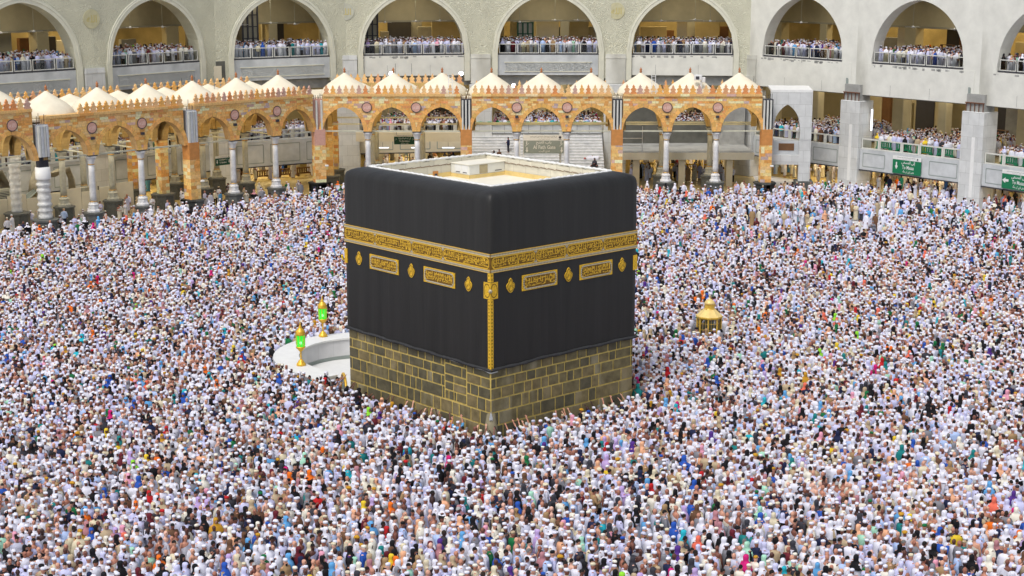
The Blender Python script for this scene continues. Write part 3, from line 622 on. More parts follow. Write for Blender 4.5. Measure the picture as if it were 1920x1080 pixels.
def bricks(mb, cs, w, h, zs, ztop, x0, x1, y, zlow=None, ch=0.235, ringw=0.40):
    wo, ho = w+ringw, h+ringw; c_ = (ho*ho-wo*wo)/(2*wo); r_ = wo+c_
    z = zs if zlow is None else zlow; nrow = int(round((ztop-z)/ch)); ch = (ztop-z)/nrow
    for j in range(nrow):
        za = z+j*ch; zm = za+ch/2-zs; cuts = []
        for c in cs:
            if zm < ho: hw_ = (math.sqrt(max(0, r_*r_-max(0,zm)**2))-c_); cuts.append((c-hw_, c+hw_))
        a = x0; iv = []
        for p, q in cuts:
            if p > a: iv.append((a, p))
            a = max(a, q)
        if x1 > a: iv.append((a, x1))
        for p, q in iv:
            x = p
            while x < q-0.05:
                ln = random.choice([0.42,0.55,0.55,0.7,0.9]); e = min(q, x+ln)
                if q-e < 0.2: e = q
                pr = random.uniform(0.012, 0.03); g = 0.008
                mb.add([(x+g,y-pr,za+g),(e-g,y-pr,za+g),(e-g,y-pr,za+ch-g),(x+g,y-pr,za+ch-g),(x+g,y,za+g),(e-g,y,za+g),(e-g,y,za+ch-g),(x+g,y,za+ch-g)],
                       [(0,1,2,3),(1,0,4,5),(2,1,5,6),(3,2,6,7),(0,3,7,4)], bcol()); x = e
    c = (h*h-w*w)/(2*w); r = w+c; tm = math.acos(max(-1,min(1,c/r))); nv = 8
    for cx in cs:
        for s in (1,-1):
            for i in range(nv):
                t0, t1 = tm*i/nv+0.004, tm*(i+1)/nv-0.004; P = []
                for t, rr in ((t0,r),(t0,r+ringw),(t1,r+ringw),(t1,r)): P.append((cx+s*max(0,(rr*math.cos(t)-c)), zs+rr*math.sin(t)))
                if s < 0: P = P[::-1]
                k = (0.98 if (i % 2) else 1.12); col = tuple(v*k*random.uniform(0.92,1.05) for v in hx('e0ac64'))
                mb.prism(P, y-0.06, y+0.02, col, back=False)
MER = [(-0.30,0.0),(0.30,0.0),(0.30,0.10),(0.17,0.26),(0.30,0.42),(0.24,0.52),(0.10,0.60),(0.11,0.66),(0.15,0.72),(0.08,0.80),(0.0,0.96),(-0.08,0.80),(-0.15,0.72),(-0.11,0.66),(-0.10,0.60),(-0.24,0.52),(-0.30,0.42),(-0.17,0.26),(-0.30,0.10)]
def merlon_meshes():
    out = []
    for c in ('dfa95f','cf9a70','e4bb82','c09d8e','d28d58','deb482'):
        mb = MB(); mb.prism([(x*0.98,z) for x,z in MER], 0.0, 0.2, tuple(min(0.82,v*1.05) for v in hx(c))); out.append(mb.mesh('merlon', M['brick']))
    return out
MERM = merlon_meshes()
def lm(prof, m_, seg=16, rot=0.0, smooth=True, nm='m', sx=1, sy=1):
    q = MB(); q.lathe(prof, seg, rot=rot, sx=sx, sy=sy); return q.mesh(nm, m_, smooth)
M['col_dull'] = mat('dull_column', (0.42,0.41,0.34), 0.5, var=0.2, scale=2.5)  # duller column marble for the inner rows
def col_set(m_):
    return {'shaft': lm([(0.30,2.55),(0.305,3.2),(0.285,5.0),(0.27,6.05)], m_, 16),
     'base': lm([(0.62,1.62),(0.62,1.80),(0.50,1.92),(0.46,2.20),(0.50,2.34),(0.38,2.46),(0.36,2.58)], m_, 8, PI/8, False),
     'capital': lm([(0.29,6.05),(0.31,6.15),(0.37,6.40),(0.46,6.62),(0.50,6.66),(0.50,6.80)], m_, 8, PI/8, False),
     'impost': lm([(0.62,6.80),(0.62,6.92)], M['ped'], 4, PI/4, False),
     'ring': lm([(0.34,2.56),(0.34,2.64)], M['brass'], 16), 'ring2': lm([(0.32,6.02),(0.32,6.08)], M['brass'], 16),
     'pedestal': lm([(0.92,0.0),(0.92,1.42),(1.02,1.48),(1.02,1.62),(0.9,1.66)], M['ped'], 8, PI/8, False)}
CA, CB = col_set(M['col_marble']), col_set(M['col_dull'])
def column(par, x, y, S):
    c = link('column', S['shaft'], par, (x, y, 0))
    for k, nme in (('base','column_base'),('capital','capital'),('impost','impost_block'),('ring','brass_ring'),('ring2','brass_ring'),('pedestal','pedestal')): link(nme, S[k], c)
    return c
def brick_pier(par, x, y, w=0.62, z0=1.62, z1=6.9, name='brick_pier'):
    q = MB(); q.box(x-w+0.02, x+w-0.02, y-w+0.02, y+w-0.02, z0, z1, hx('c99a60')); z = z0
    while z < z1-0.1:
        h = min(0.34, z1-z); s = random.uniform(-0.3,0.3)
        for (a, b) in ((-w, s), (s, w)):
            q.box(x+a+0.006, x+b-0.006, y-w, y-w+0.05, z+0.006, z+h-0.006, bcol()); q.box(x-w, x-w+0.05, y+a+0.006, y+b-0.006, z+0.006, z+h-0.006, bcol()); q.box(x+w-0.05, x+w, y+a+0.006, y+b-0.006, z+0.006, z+h-0.006, bcol())
        z += h
    o = q.build(name, M['brick'], par); link('pedestal', PEDB, o, (x, y, 0)); return o
PEDB = lm([(1.12,0.0),(1.12,1.40),(1.22,1.46),(1.22,1.60),(1.1,1.64)], M['ped'], 8, PI/8, False)
DOME = lm([(2.46,0.0),(2.40,0.35),(2.16,0.80),(1.68,1.24),(1.12,1.62),(0.58,1.98),(0.20,2.26),(0.04,2.38)], M['dome'], 40)
FIN = lm([(0.10,2.30),(0.10,2.42),(0.16,2.48),(0.08,2.56),(0.13,2.64),(0.12,2.74),(0.05,2.80),(0.04,2.9)], M['finial'], 8)
RNDG = MB(); RNDG.prism([(0.46*math.cos(t),0.46*math.sin(t)) for t in np.linspace(0,2*PI,29)[:-1]], -0.09, 0.0); RNDG = RNDG.mesh('roundel', M['pink'])
q = MB(); ring(q, [(0.54*math.cos(t),0.54*math.sin(t)) for t in np.linspace(0,2*PI,29)[:-1]], [(0.46*math.cos(t),0.46*math.sin(t)) for t in np.linspace(0,2*PI,29)[:-1]], -0.10); RNGM = q.mesh('roundel_ring', M['dark_stone'])
q = MB(); text_into(q, shape('الله'), -0.30, 0.30, -0.24, 0.26, -0.095, bold=0.01); RTXT = q.mesh('roundel_lettering', mat('roundel_letter', (0.72,0.52,0.45), 0.6))
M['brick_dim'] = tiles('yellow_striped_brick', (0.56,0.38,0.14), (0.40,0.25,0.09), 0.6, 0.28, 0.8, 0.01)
PV = [(-52.6,125.9),(-41.85,137.6),(-31.0,149.4),(-20.1,161.1),(-4.75,161.1),(10.9,161.1),(26.4,161.1)]
SLAB = ['arcade section of three orange sandstone arches, leftmost in view and taller than its neighbour', 'arcade section with a gap in its battlements between the wrapped pier and the steel-cased pier', 'arcade section on the left wing just before the bend, reddest battlements', 'arcade section of three sandstone arches facing the plaza, left of the gate stairs', 'arcade section of three sandstone arches in front of the white gate stairs', 'arcade section of three sandstone arches right of the gate stairs, with full battlements']
def section(i):
    (xa, ya), (xb, yb) = PV[i], PV[i+1]; ln = math.hypot(xb-xa, yb-ya); ang = math.atan2(yb-ya, xb-xa)
    t = empty('arcade_section', (xa, ya, 0), ang); tag(t, SLAB[i], 'arcade', 'sandstone arcade sections round the plaza')
    e = 0.62; x0, x1 = e, ln-e; bw = ln/3; cs = [bw*0.5+0.08, bw*1.5, bw*2.5-0.08]; up = 0.75 if i == 0 else 0.0; zc = ZC+up
    q = MB(); arch_wall(q, cs, AW, AH, ZS, zc, x0, x1, 0.0, 0.85); q.build('arch_wall', M['mortar'], t)
    q = MB(); bricks(q, cs, AW, AH, ZS, zc, x0, x1, 0.0); o = q.build('brickwork', M['brick'], t); o['kind'] = 'stuff'
    q = MB(); x = x0-0.02
    while x < x1:
        b = min(x+random.uniform(0.9,1.5), x1+0.02); c = bcol(); c = tuple(v*0.95 for v in hx('e3b878')) if random.random() < 0.7 else c
        q.box(x+0.006, b-0.006, -0.14, 0.9, zc, zc+0.26, c); x = b
    q.build('cornice', M['brick'], t)
    # battlements
    sp = 0.66; n = int((x1-x0)/sp); cut = (0.0, 3.9) if i == 1 else ((0.0, 0.9) if i == 2 else (-1,-1))
    for k in range(n):
        x = x0+(k+0.5)*(x1-x0)/n
        if cut[0] <= x <= cut[1]: continue
        big = i in (0,1,5); link('merlon', random.choice(MERM if i != 1 else [MERM[0],MERM[2],MERM[0],MERM[5]]), t, (x, -0.02, zc+0.26)).scale = (random.uniform(1.0,1.12) if big else random.uniform(0.86,0.95), 1, random.uniform(0.93,1.06))
    # roundels and little loudspeakers between the arches
    for k in (1, 2):
        xr = bw*k+random.uniform(-0.05,0.05); r_ = link('roundel', RNDG, t, (xr, -0.02, 9.42)); link('roundel_ring', RNGM, r_); link('roundel_lettering', RTXT, r_)
        if i in (1,2,4,5):
            b = MB(); b.box(-0.16,0.16,-0.22,0,-0.1,0.14); link('loudspeaker', b.mesh('loudspeaker', M['dark_steel']), t, (xr, -0.03, 8.45))
    if i == 0:
        r_ = link('roundel', RNDG, t, (cs[2]+0.1, -0.02, 10.25)); link('roundel_ring', RNGM, r_); link('roundel_lettering', RTXT, r_)
    for k in (1,2): column(t, bw*k, 0.42, CA)
    # inner rows
    deep = {4:5.2, 5:5.9}.get(i, 10.9)
    for yy, nm_ in ((5.0,'inner_arch_wall'),(10.0,'rear_arch_wall')):
        if yy+0.8 > deep: continue
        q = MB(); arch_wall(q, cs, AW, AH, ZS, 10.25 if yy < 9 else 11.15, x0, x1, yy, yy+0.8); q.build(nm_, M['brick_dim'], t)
        for k in (1,2): column(t, bw*k, yy+0.4, CB)
        
        if i in (0,1) and yy < 9:
            q = MB(); q.lathe([(0.50+0.06*math.sin(k*1.9)+0.03*math.sin(k*4.3), 1.64+k*0.18) for k in range(29)], 16, (0.45,yy+0.45,0)); pw = q.build('wrapped_column', M['plastic'], t, smooth=True); link('pedestal', PEDB, pw, (0.45,yy+0.45,0))
        else: brick_pier(t, 0.45, yy+0.45, 0.46, name='inner_pier')
    for k in (0,1,2,3):
        xk = min(max(bw*k, 0.62), ln-0.62)
        for y0 in ((0.85, 5.8) if deep > 10 else (0.85,)):
            q = MB(); P = [(0.0,10.2),(0.0,ZS)]; wd = 4.15; hwid = wd/2
            for m__ in range(13): s = -hwid+wd*m__/12; P.append((s+hwid, ZS+arch_z(s, hwid, 2.4) if 0 < m__ < 12 else ZS))
            P += [(wd,10.2)]; V = []
            for a, b in P[1:-1]: V += [(xk-0.3,y0+a,b),(xk+0.3,y0+a,b),(xk-0.3,y0+a,10.22),(xk+0.3,y0+a,10.22)]
            F = []
            for m__ in range(len(P)-3): a_, b_ = 4*m__, 4*m__+4; F += [(a_,b_,b_+1,a_+1),(a_,a_+2,b_+2,b_),(a_+1,b_+1,b_+3,a_+3)]
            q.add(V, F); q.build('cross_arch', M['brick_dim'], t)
    q = MB(); q.box(x0-0.55, x1+0.55, 0.86, deep, 10.24, 10.42); q.build('roof_slab', M['dome'], t)
    for j, yy in enumerate((2.95, 7.7) if deep > 10 else (2.95,)):
        for c in [bw*0.5, bw*1.5, bw*2.5]:
            d = link('dome', DOME, t, (c, yy, 10.42+(up if j == 0 else 0))); d.scale = (1.02,1.02,1.0 if j == 0 else 0.62)
            if j == 0: link('finial', FIN, d)
            if up and j == 0: qq = MB(); qq.lathe([(2.46,-0.8),(2.46,0.02)], 32, cap=False); link('drum', qq.mesh('drum', M['dome'], True), d)
    n = int((x1-x0)/0.74)
    for k in range(n):
        if i in (4,5) and (k % 8) in (3,4,5): continue
        link('merlon', random.choice([MERM[0],MERM[2],MERM[5],MERM[1]]), t, (x0+(k+0.5)*(x1-x0)/n, 10.2 if deep > 10 else deep-0.3, 11.15 if deep > 10 else 10.42)).scale = (1.05,1,1.05 if deep > 10 else 1.5)
    q = MB(); q.box(x0+0.1, x1-0.1, 0.32, 0.52, 6.86, 7.0); q.build('tie_beam', M['beam'], t)
    q = MB(); q.box(x0+0.1, x1-0.1, 5.3, 5.5, 7.05, 7.2); q.box(x0+0.1, x1-0.1, deep-0.6, deep-0.4, 7.25, 7.4)
    for k in (1,2): q.box(bw*k-0.08, bw*k+0.08, 0.6, deep-0.4, 6.96, 7.06)
    q.build('inner_tie_beams', M['beam'], t)
    return t, ln, ang
SECS = [section(i) for i in range(6)]
PLAB = ['pier wrapped in white plastic film under grey steel casing, leftmost tall pier', 'sandstone pier with pale steel casing and bare rebar on the left wing', 'pinkish sandstone pier at the bend of the arcade', 'pier with black and white steel casing left of the white gate stairs', 'pier with black and white steel casing right of the white gate stairs', 'last pier at the right end of the sandstone arcade']
def pier(i):
    x, y = PV[i+1]; ang = SECS[i][2]
    if i == 2: ang = R(22)
    t = empty('arcade_pier', (x, y+0.35, 0), ang); tag(t, PLAB[i], 'pier', 'piers between arcade sections')
    link('pedestal', PEDB, t, (0,0,0)); w = 0.58
    if i == 0:
        q = MB(); prof_ = [(0.60+0.07*math.sin(k*1.7)+0.04*math.sin(k*4.1), 1.64+k*0.16) for k in range(28)]; q.lathe(prof_, 18); q.build('plastic_wrap', M['plastic'], t, smooth=True)
        q = MB(); q.lathe([(0.66,5.2),(0.68,5.3),(0.67,6.3)], 18); q.build('tarpaulin_sleeve', M['white'], t, smooth=True)
        q = MB()
        for k in range(7): q.tube([(-0.42+0.14*k,-0.3,6.1),(-0.42+0.14*k+random.uniform(-.05,.05),-0.3,7.3)], 0.035, 6)
        q.box(-0.45,0.45,-0.2,0.3,6.1,7.2); q.build('bare_rebar', M['dark_steel'], t)
    else:
        brick_pier(t, 0, 0, w, 1.62, 5.5)
        q = MB(); q.box(-w,w,-w,w,5.5,7.15); q.build('facing_panel', M['orange_panel'] if i != 2 else M['pink'], t)
    z0, z1 = (7.1,10.15) if i else (7.2,10.0)
    q = MB(); q.box(-0.6,0.6,-0.28,0.6,z0,z1+0.1); q.build('pier_core', M['dark_steel'] if i in (3,4,5) else (M['pink'] if i == 2 else M['steel']), t)
    for k in range(4 if i in (0,1) else 2 + (i != 2)):
        nn = 4 if i in (0,1) else 2 + (i != 2); xx = -0.52+1.04*(k+0.5)/nn; wd = 0.11 if i in (0,1) else 0.085; q = MB()
        q.box(xx-wd, xx+wd, -0.52-0.05*(k%2), -0.28, z0+0.02, z1, bev=0.02); q.build('steel_channel', M['frame'] if (k%2 == 0 or i > 1) else M['steel'], t)
    q = MB()
    for k in range(6): a = -0.45+0.18*k; q.tube([(a,-0.2,z1),(a+random.uniform(-.06,.06),-0.2,z1+random.uniform(0.4,1.25 if i < 2 else 0.7))], 0.028, 5)
    q.build('bare_rebar', M['rust'] if i in (0,3) else M['dark_steel'], t)
    if i in (1,2,5):
        q = MB(); q.tube([(0.5,-0.66,3.4),(0.5,-0.86,3.4)], 0.05, 6); q.box(0.36,0.72,-1.05,-0.8,3.32,3.5,bev=0.03); q.build('security_camera', M['white'], t)
for i in range(6): pier(i)
# wedge of roof that fills the bend
q = MB(); q.prism([(0,0),(1,0),(0.5,1)], 0, 1); 
a3 = SECS[2][2]; b1 = (PV[3][0]-math.sin(a3)*10.9, PV[3][1]+math.cos(a3)*10.9); b2 = (PV[3][0], PV[3][1]+10.9); c3 = PV[3]
q = MB(); q.add([(c3[0],c3[1]+0.7,10.25),(b2[0],b2[1],10.25),(b1[0],b1[1],10.25),(c3[0],c3[1]+0.7,10.41),(b2[0],b2[1],10.41),(b1[0],b1[1],10.41)], [(0,2,1),(3,4,5),(0,1,4,3),(1,2,5,4),(2,0,3,5)])
we = q.build('arcade_roof_wedge', M['dome']); tag(we, 'cream wedge of flat roof filling the bend of the arcade', 'roof')
# loudspeaker mast and ladder on the roof
t = empty('roof_camera_mast', (19.6,162.1,10.4)); tag(t, 'white camera box on a short mast above the right arcade roof', 'camera')
q = MB(); q.lathe([(0.10,0),(0.10,1.7)], 10); q.build('mast', M['white'], t); q = MB(); q.box(-0.75,0.05,-0.25,0.25,1.75,2.3,bev=0.05); cbx = q.build('camera_box', M['white'], t); q = MB(); q.box(-0.6,-0.25,-0.29,-0.25,1.85,2.15); q.build('lens', M['dark_steel'], cbx); q = MB(); q.box(0.05,0.4,-0.2,0.2,1.5,2.05,bev=0.04); q.build('bracket', M['white'], t)
for x, y, z in ((-13.3,172.6,12.05),(-5.6,172.6,12.05),(0.2,173.2,10.7)):
    t = empty('floodlight', (x,y,z-2.2)); tag(t, {-13.3:'lit white floodlight left of the middle dome above the left arcade', -5.6:'lit white floodlight with green glow beside the wide white pier', 0.2:'lit white floodlight half hidden behind a dome above the gate arcade'}[x], 'floodlight', 'lit floodlights behind the domes')
    q = MB(); q.lathe([(0.06,0),(0.06,2.0)], 8); q.build('pole', M['dark_steel'], t); q = MB(); q.lathe([(0.0,0.0),(0.13,0.05),(0.2,0.18),(0.23,0.26)], 20); o = q.build('housing', M['dark_steel'], t, loc=(0,0.2,2.2)); o.rotation_euler = (R(80),0,0)
    q = MB(); q.ball((0,-0.12,2.2),(0.23,0.12,0.23),24,12); q.build('lit_lens', M['flood'], t, smooth=True)
for x, sgn in ((-6.35,1),(14.6,1)):
    t = empty('roof_ladder', (x,161.0,10.83)); tag(t, 'white ladder leaning on the dome ' + ('left of the black and white pier' if x < 0 else 'at the left end of the right arcade'), 'ladder')
    for s in (-0.2,0.2): q = MB(); q.tube([(s,0,0),(s,0.5,1.9)], 0.03, 6); q.build('rail', M['white'], t)
    for k in range(6): q = MB(); q.tube([(-0.2,0.08*k+0.05,0.25+0.3*k),(0.2,0.08*k+0.05,0.25+0.3*k)], 0.022, 5); q.build('rung', M['white'], t)

# ================================================================== three-storey mosque building behind
FP = [(-52.2,145.3),(-41.8,156.8),(-31.9,169.2),(-18.7,177.5),(-3.6,180.0),(11.9,180.0),(27.0,178.5),(36.5,166.3),(46.0,154.0),(54.5,141.0)]
NB = len(FP)-1
def bdir(i): a, b = FP[i], FP[i+1]; l_ = math.hypot(b[0]-a[0], b[1]-a[1]); return (b[0]-a[0])/l_, (b[1]-a[1])/l_, l_
def off(d):
    out = []
    for i in range(len(FP)):
        ns = []
        if i > 0: dx, dy, _ = bdir(i-1); ns.append((-dy, dx))
        if i < NB: dx, dy, _ = bdir(i); ns.append((-dy, dx))
        n0 = (sum(n[0] for n in ns)/len(ns), sum(n[1] for n in ns)/len(ns)); l2 = n0[0]**2+n0[1]**2
        out.append((FP[i][0]+n0[0]*d/l2, FP[i][1]+n0[1]*d/l2))
    return out
mosque = empty('mosque_building', (4.0,190.0,0)); tag(mosque, 'three-storey marble gallery building with lit interiors around the plaza', 'building')
MX, MY = 4.0, 190.0
def slab(name, d0, d1, z0, z1, m_):
    A, B = off(d0), off(d1); q = MB(); n = len(A); V = []
    for (x, y), (X, Y) in zip(A, B): V += [(x-MX,y-MY,z0),(x-MX,y-MY,z1),(X-MX,Y-MY,z0),(X-MX,Y-MY,z1)]
    F = []
    for i in range(n-1): a, b = 4*i, 4*i+4; F += [(a,b,b+1,a+1),(a+1,b+1,b+3,a+3),(a,a+2,b+2,b),(b+2,a+2,a+3,b+3)]
    F += [(0,1,3,2),(4*n-4,4*n-2,4*n-1,4*n-3)]
    q.add(V, F); return q.build(name, m_, mosque)
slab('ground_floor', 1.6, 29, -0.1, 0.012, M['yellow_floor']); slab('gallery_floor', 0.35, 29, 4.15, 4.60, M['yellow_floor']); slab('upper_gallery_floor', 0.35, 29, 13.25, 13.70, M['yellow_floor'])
slab('upper_ceiling', 1.5, 29, 20.9, 21.2, M['ceil']); slab('ground_back_wall', 26, 26.6, 0.0, 4.2, M['yellow_wall']); slab('gallery_back_wall', 21, 21.6, 4.5, 13.3, M['cream_wall']); slab('upper_back_wall', 19, 19.6, 13.6, 21, M['yellow_wall'])
slab('downstand_beam', 9, 9.8, 17.2, 20.95, M['cream_wall']); slab('beam_edge', 8.9, 9.9, 17.05, 17.25, M['ceil']); slab('roof', 0.2, 29, 24.6, 25.0, M['ceil'])
slab('end_parapet', 0.2, 1.4, 24.9, 25.6, M['relief'])
for d, z0, z1 in ((9.4,13.7,17.1),(8.0,4.6,13.3),(9.0,0.0,4.2),(17.0,0.0,4.2)):
    P = off(d)
    for i in range(NB):
        for f_ in (0.0,0.36,0.64):
            if z0 > 13 and f_ and i % 2: continue
            x = P[i][0]*(1-f_)+P[i+1][0]*f_; y = P[i][1]*(1-f_)+P[i+1][1]*f_; dx, dy, _ = bdir(i); q = MB(); w_ = 0.55 if f_ else 0.75
            q.box(-w_,w_,-w_,w_,z0,z1,bev=0.08); q.build('interior_column', M['cream_wall'] if z0 > 1 else M['marble'], mosque, loc=(x-MX,y-MY,0), rz=math.atan2(dy,dx))
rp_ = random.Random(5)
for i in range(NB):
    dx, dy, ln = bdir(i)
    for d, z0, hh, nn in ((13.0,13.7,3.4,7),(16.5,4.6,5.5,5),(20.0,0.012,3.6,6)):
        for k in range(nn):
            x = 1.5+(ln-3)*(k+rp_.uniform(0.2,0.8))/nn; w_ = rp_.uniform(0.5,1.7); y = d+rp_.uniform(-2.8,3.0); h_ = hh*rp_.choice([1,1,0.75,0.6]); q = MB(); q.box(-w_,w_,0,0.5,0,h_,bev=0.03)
            q.build('interior_block', M[rp_.choice(['cream_wall','beige','ceil','grey_floor','grey_floor','wood','plain_white','dark_steel'])], mosque, loc=(FP[i][0]+dx*x-dy*y-MX, FP[i][1]+dy*x+dx*y-MY, z0), rz=math.atan2(dy,dx))  # made-up blocks whose tones paint in dark doorways and lit panels
BLAB = ['leftmost marble arch bay of the upper gallery, with three carved bands below', 'carved marble arch bay of the upper gallery, second from the left edge', 'carved marble arch bay with lift tower behind, third from the left edge', 'marble arch bay above the arcade bend with plain white band below its railing', 'marble arch bay directly above the gate stairs with grey carved band', 'marble arch bay above the right arcade with cracked plaster band', 'plain white arch bay at the building corner right of the arcade', 'plain white arch bay above the green Masaa sign', 'plain white arch bay cut by the right edge of the picture']
FRM = {}
def railing(t, x0, x1, y, z0, z1, n, green=False, fr=0.085):
    wd = [1.0,1.25,0.95,1.25,1.0][:n] if n == 5 else [1.0+0.25*(k%2) for k in range(n)]; tot = sum(wd); x = x0
    for k in range(n):
        a, b = x+0.06, x+(x1-x0)*wd[k]/tot-0.06; x += (x1-x0)*wd[k]/tot
        q = MB(); q.box(a,b,y-0.04,y+0.04,z1-fr,z1); q.box(a,b,y-0.04,y+0.04,z0,z0+fr); q.box(a,a+fr,y-0.04,y+0.04,z0+fr,z1-fr); q.box(b-fr,b,y-0.04,y+0.04,z0+fr,z1-fr)
        p = q.build('railing_panel', M['frame'], t); q = MB(); q.add([(a+fr,y,z0+fr),(b-fr,y,z0+fr),(b-fr,y,z1-fr),(a+fr,y,z1-fr)], [(0,1,2,3)]); q.build('glass_pane', M['glass'], p)
        if k < n-1: q = MB(); q.box(b+0.02,b+0.10,y-0.06,y+0.06,z0-0.35,z1-0.02); q.build('railing_post', M['dark_steel'] if not green else M['frame'], t)
def bay(i):
    dx, dy, ln = bdir(i); t = empty('facade_bay', (FP[i][0],FP[i][1],0), math.atan2(dy,dx)); tag(t, BLAB[i], 'arch bay', 'upper gallery arch bays')
    c = ln/2; w_, h_, zs = 5.78, 6.25, 14.1; right = i >= 6; wm = M['plain_white'] if right else M['relief']
    q = MB(); arch_wall(q, [c], w_, h_, zs, 24.7, -0.1, ln+0.1, 0.0, 1.6, zlow=11.0 if not right else 10.5, k=40); q.build('arch_wall', wm, t)
    if not right:
        q = MB(); P = [(c-w_,10.75)]+[(c-w_+2*w_*k/40, zs+arch_z(-w_+2*w_*k/40, w_, h_)) for k in range(41)]+[(c+w_,10.75)]
        wo, ho = w_+0.62, h_+0.62; Q = [(c-wo,10.75)]+[(c-wo+2*wo*k/40, zs+arch_z(-wo+2*wo*k/40, wo, ho)) for k in range(41)]+[(c+wo,10.75)]
        n = len(P); V = [(x,-0.13,z) for x,z in P]+[(x,-0.13,z) for x,z in Q]+[(x,0.0,z) for x,z in Q]+[(x,0.02,z) for x,z in P]
        F = []
        for k in range(n-1): F += [(k,n+k,n+k+1,k+1),(n+k,2*n+k,2*n+k+1,n+k+1),(k+1,3*n+k+1,3*n+k,k)]
        F += [(0,3*n,2*n,n)]
        q.add(V, F); q.build('archivolt', M['marble_trim'], t)
        wo2, ho2 = w_+0.40, h_+0.40; q = MB(); A_ = [(c-wo2+2*wo2*k/40, zs+arch_z(-wo2+2*wo2*k/40, wo2, ho2)) for k in range(41)]
        q.tube([(x,-0.14,z) for x,z in A_], 0.045, 6); q.build('archivolt_bead', M['marble_trim'], t)
    # pier block over the pillar joint
    railing(t, c-w_+0.1, c+w_-0.1, 0.25, 13.82, 14.9, 5)
    q = MB(); q.box(c-w_-0.05, c+w_+0.05, 0.16, 0.5, 13.66, 13.80); q.build('floor_edge', M['dark_steel'], t)
    fz0 = 11.35 if not right else 10.35; fm = {0:'grey_marble',1:'grey_marble',2:'grey_marble',3:'plain_white',4:'grey_marble',5:'plain_white'}.get(i,'plain_white')
    y0 = 0.12 if not right else -0.05
    q = MB(); q.box((c-w_+0.02) if not right else 0.6, (c+w_-0.02) if not right else ln-0.6, y0, 0.6, fz0, 13.64); fo = q.build('fascia', M[fm], t)
    if i in (0,1,2,4):
        q = MB(); q.box(c-w_+0.9, c+w_-0.9, y0-0.05, y0, fz0+0.45, 12.75); q.build('carved_band', M['relief_fine'], fo)
        q = MB()
        for a,b,z_,z2 in ((c-w_+0.75,c+w_-0.75,12.75,12.85),(c-w_+0.75,c+w_-0.75,fz0+0.35,fz0+0.45)): q.box(a,b,y0-0.08,y0,z_,z2)
        q.build('band_moulding', M['marble_trim'], fo)
    else:
        for xs_ in ((0.3,0.62) if i != 6 else (0.35,0.7)):
            q = MB(); q.box(ln*xs_, ln*xs_+0.02, y0-0.006, y0, fz0+0.1, fz0+1.2); q.build('wall_crack', M['dark_steel'], fo)
        q = MB()
        for k in range(26): xx = random.uniform(1.6,ln-2); q.box(xx, xx+random.uniform(0.1,0.5), y0-0.012, y0, 13.4+random.uniform(-0.12,0.1), 13.5+random.uniform(0,0.1))
        q.build('chipped_edge', M['grey_floor'], fo)['kind'] = 'stuff'
    q = MB(); q.box(0.9, ln-0.9, 0.7, 1.5, 10.2, 11.34); q.build('lintel_beam', M['grey_floor'], t)
    # lower gallery railing and band
    x0, x1 = 1.35, ln-1.35; gm = 'grey_marble' if (right or i < 3) else ('beige' if i == 3 else 'grey_marble'); yb = -0.35 if right else 0.1
    railing(t, x0, x1, yb+0.2, 4.70, 5.80, 5 if right else 7, green=True, fr=0.13)
    z0 = 2.5 if right else (1.9 if i < 3 else 2.6)
    q = MB(); q.box(x0, x1, yb, yb+0.5, z0, 4.68); bo = q.build('balcony_band', M[gm], t)
    q = MB(); q.box(x0-0.03, x1+0.03, yb-0.06, yb+0.5, z0-0.12, z0); q.build('drip_edge', M['dark_steel'], bo)
    for a, b in (((0.03,0.26),(0.70,0.97)) if right else ((0.05,0.3),(0.36,0.64),(0.7,0.95))):
        q = MB(); xa_, xb_ = x0+(x1-x0)*a, x0+(x1-x0)*b; ring(q, rrect(xa_,xb_,z0+0.3,4.3,0.08,2), rrect(xa_+0.09,xb_-0.09,z0+0.39,4.21,0.06,2), yb-0.012); q.build('panel_moulding', M['greengrey'], bo)
    return t, ln
BAYS = [bay(i) for i in range(NB)]
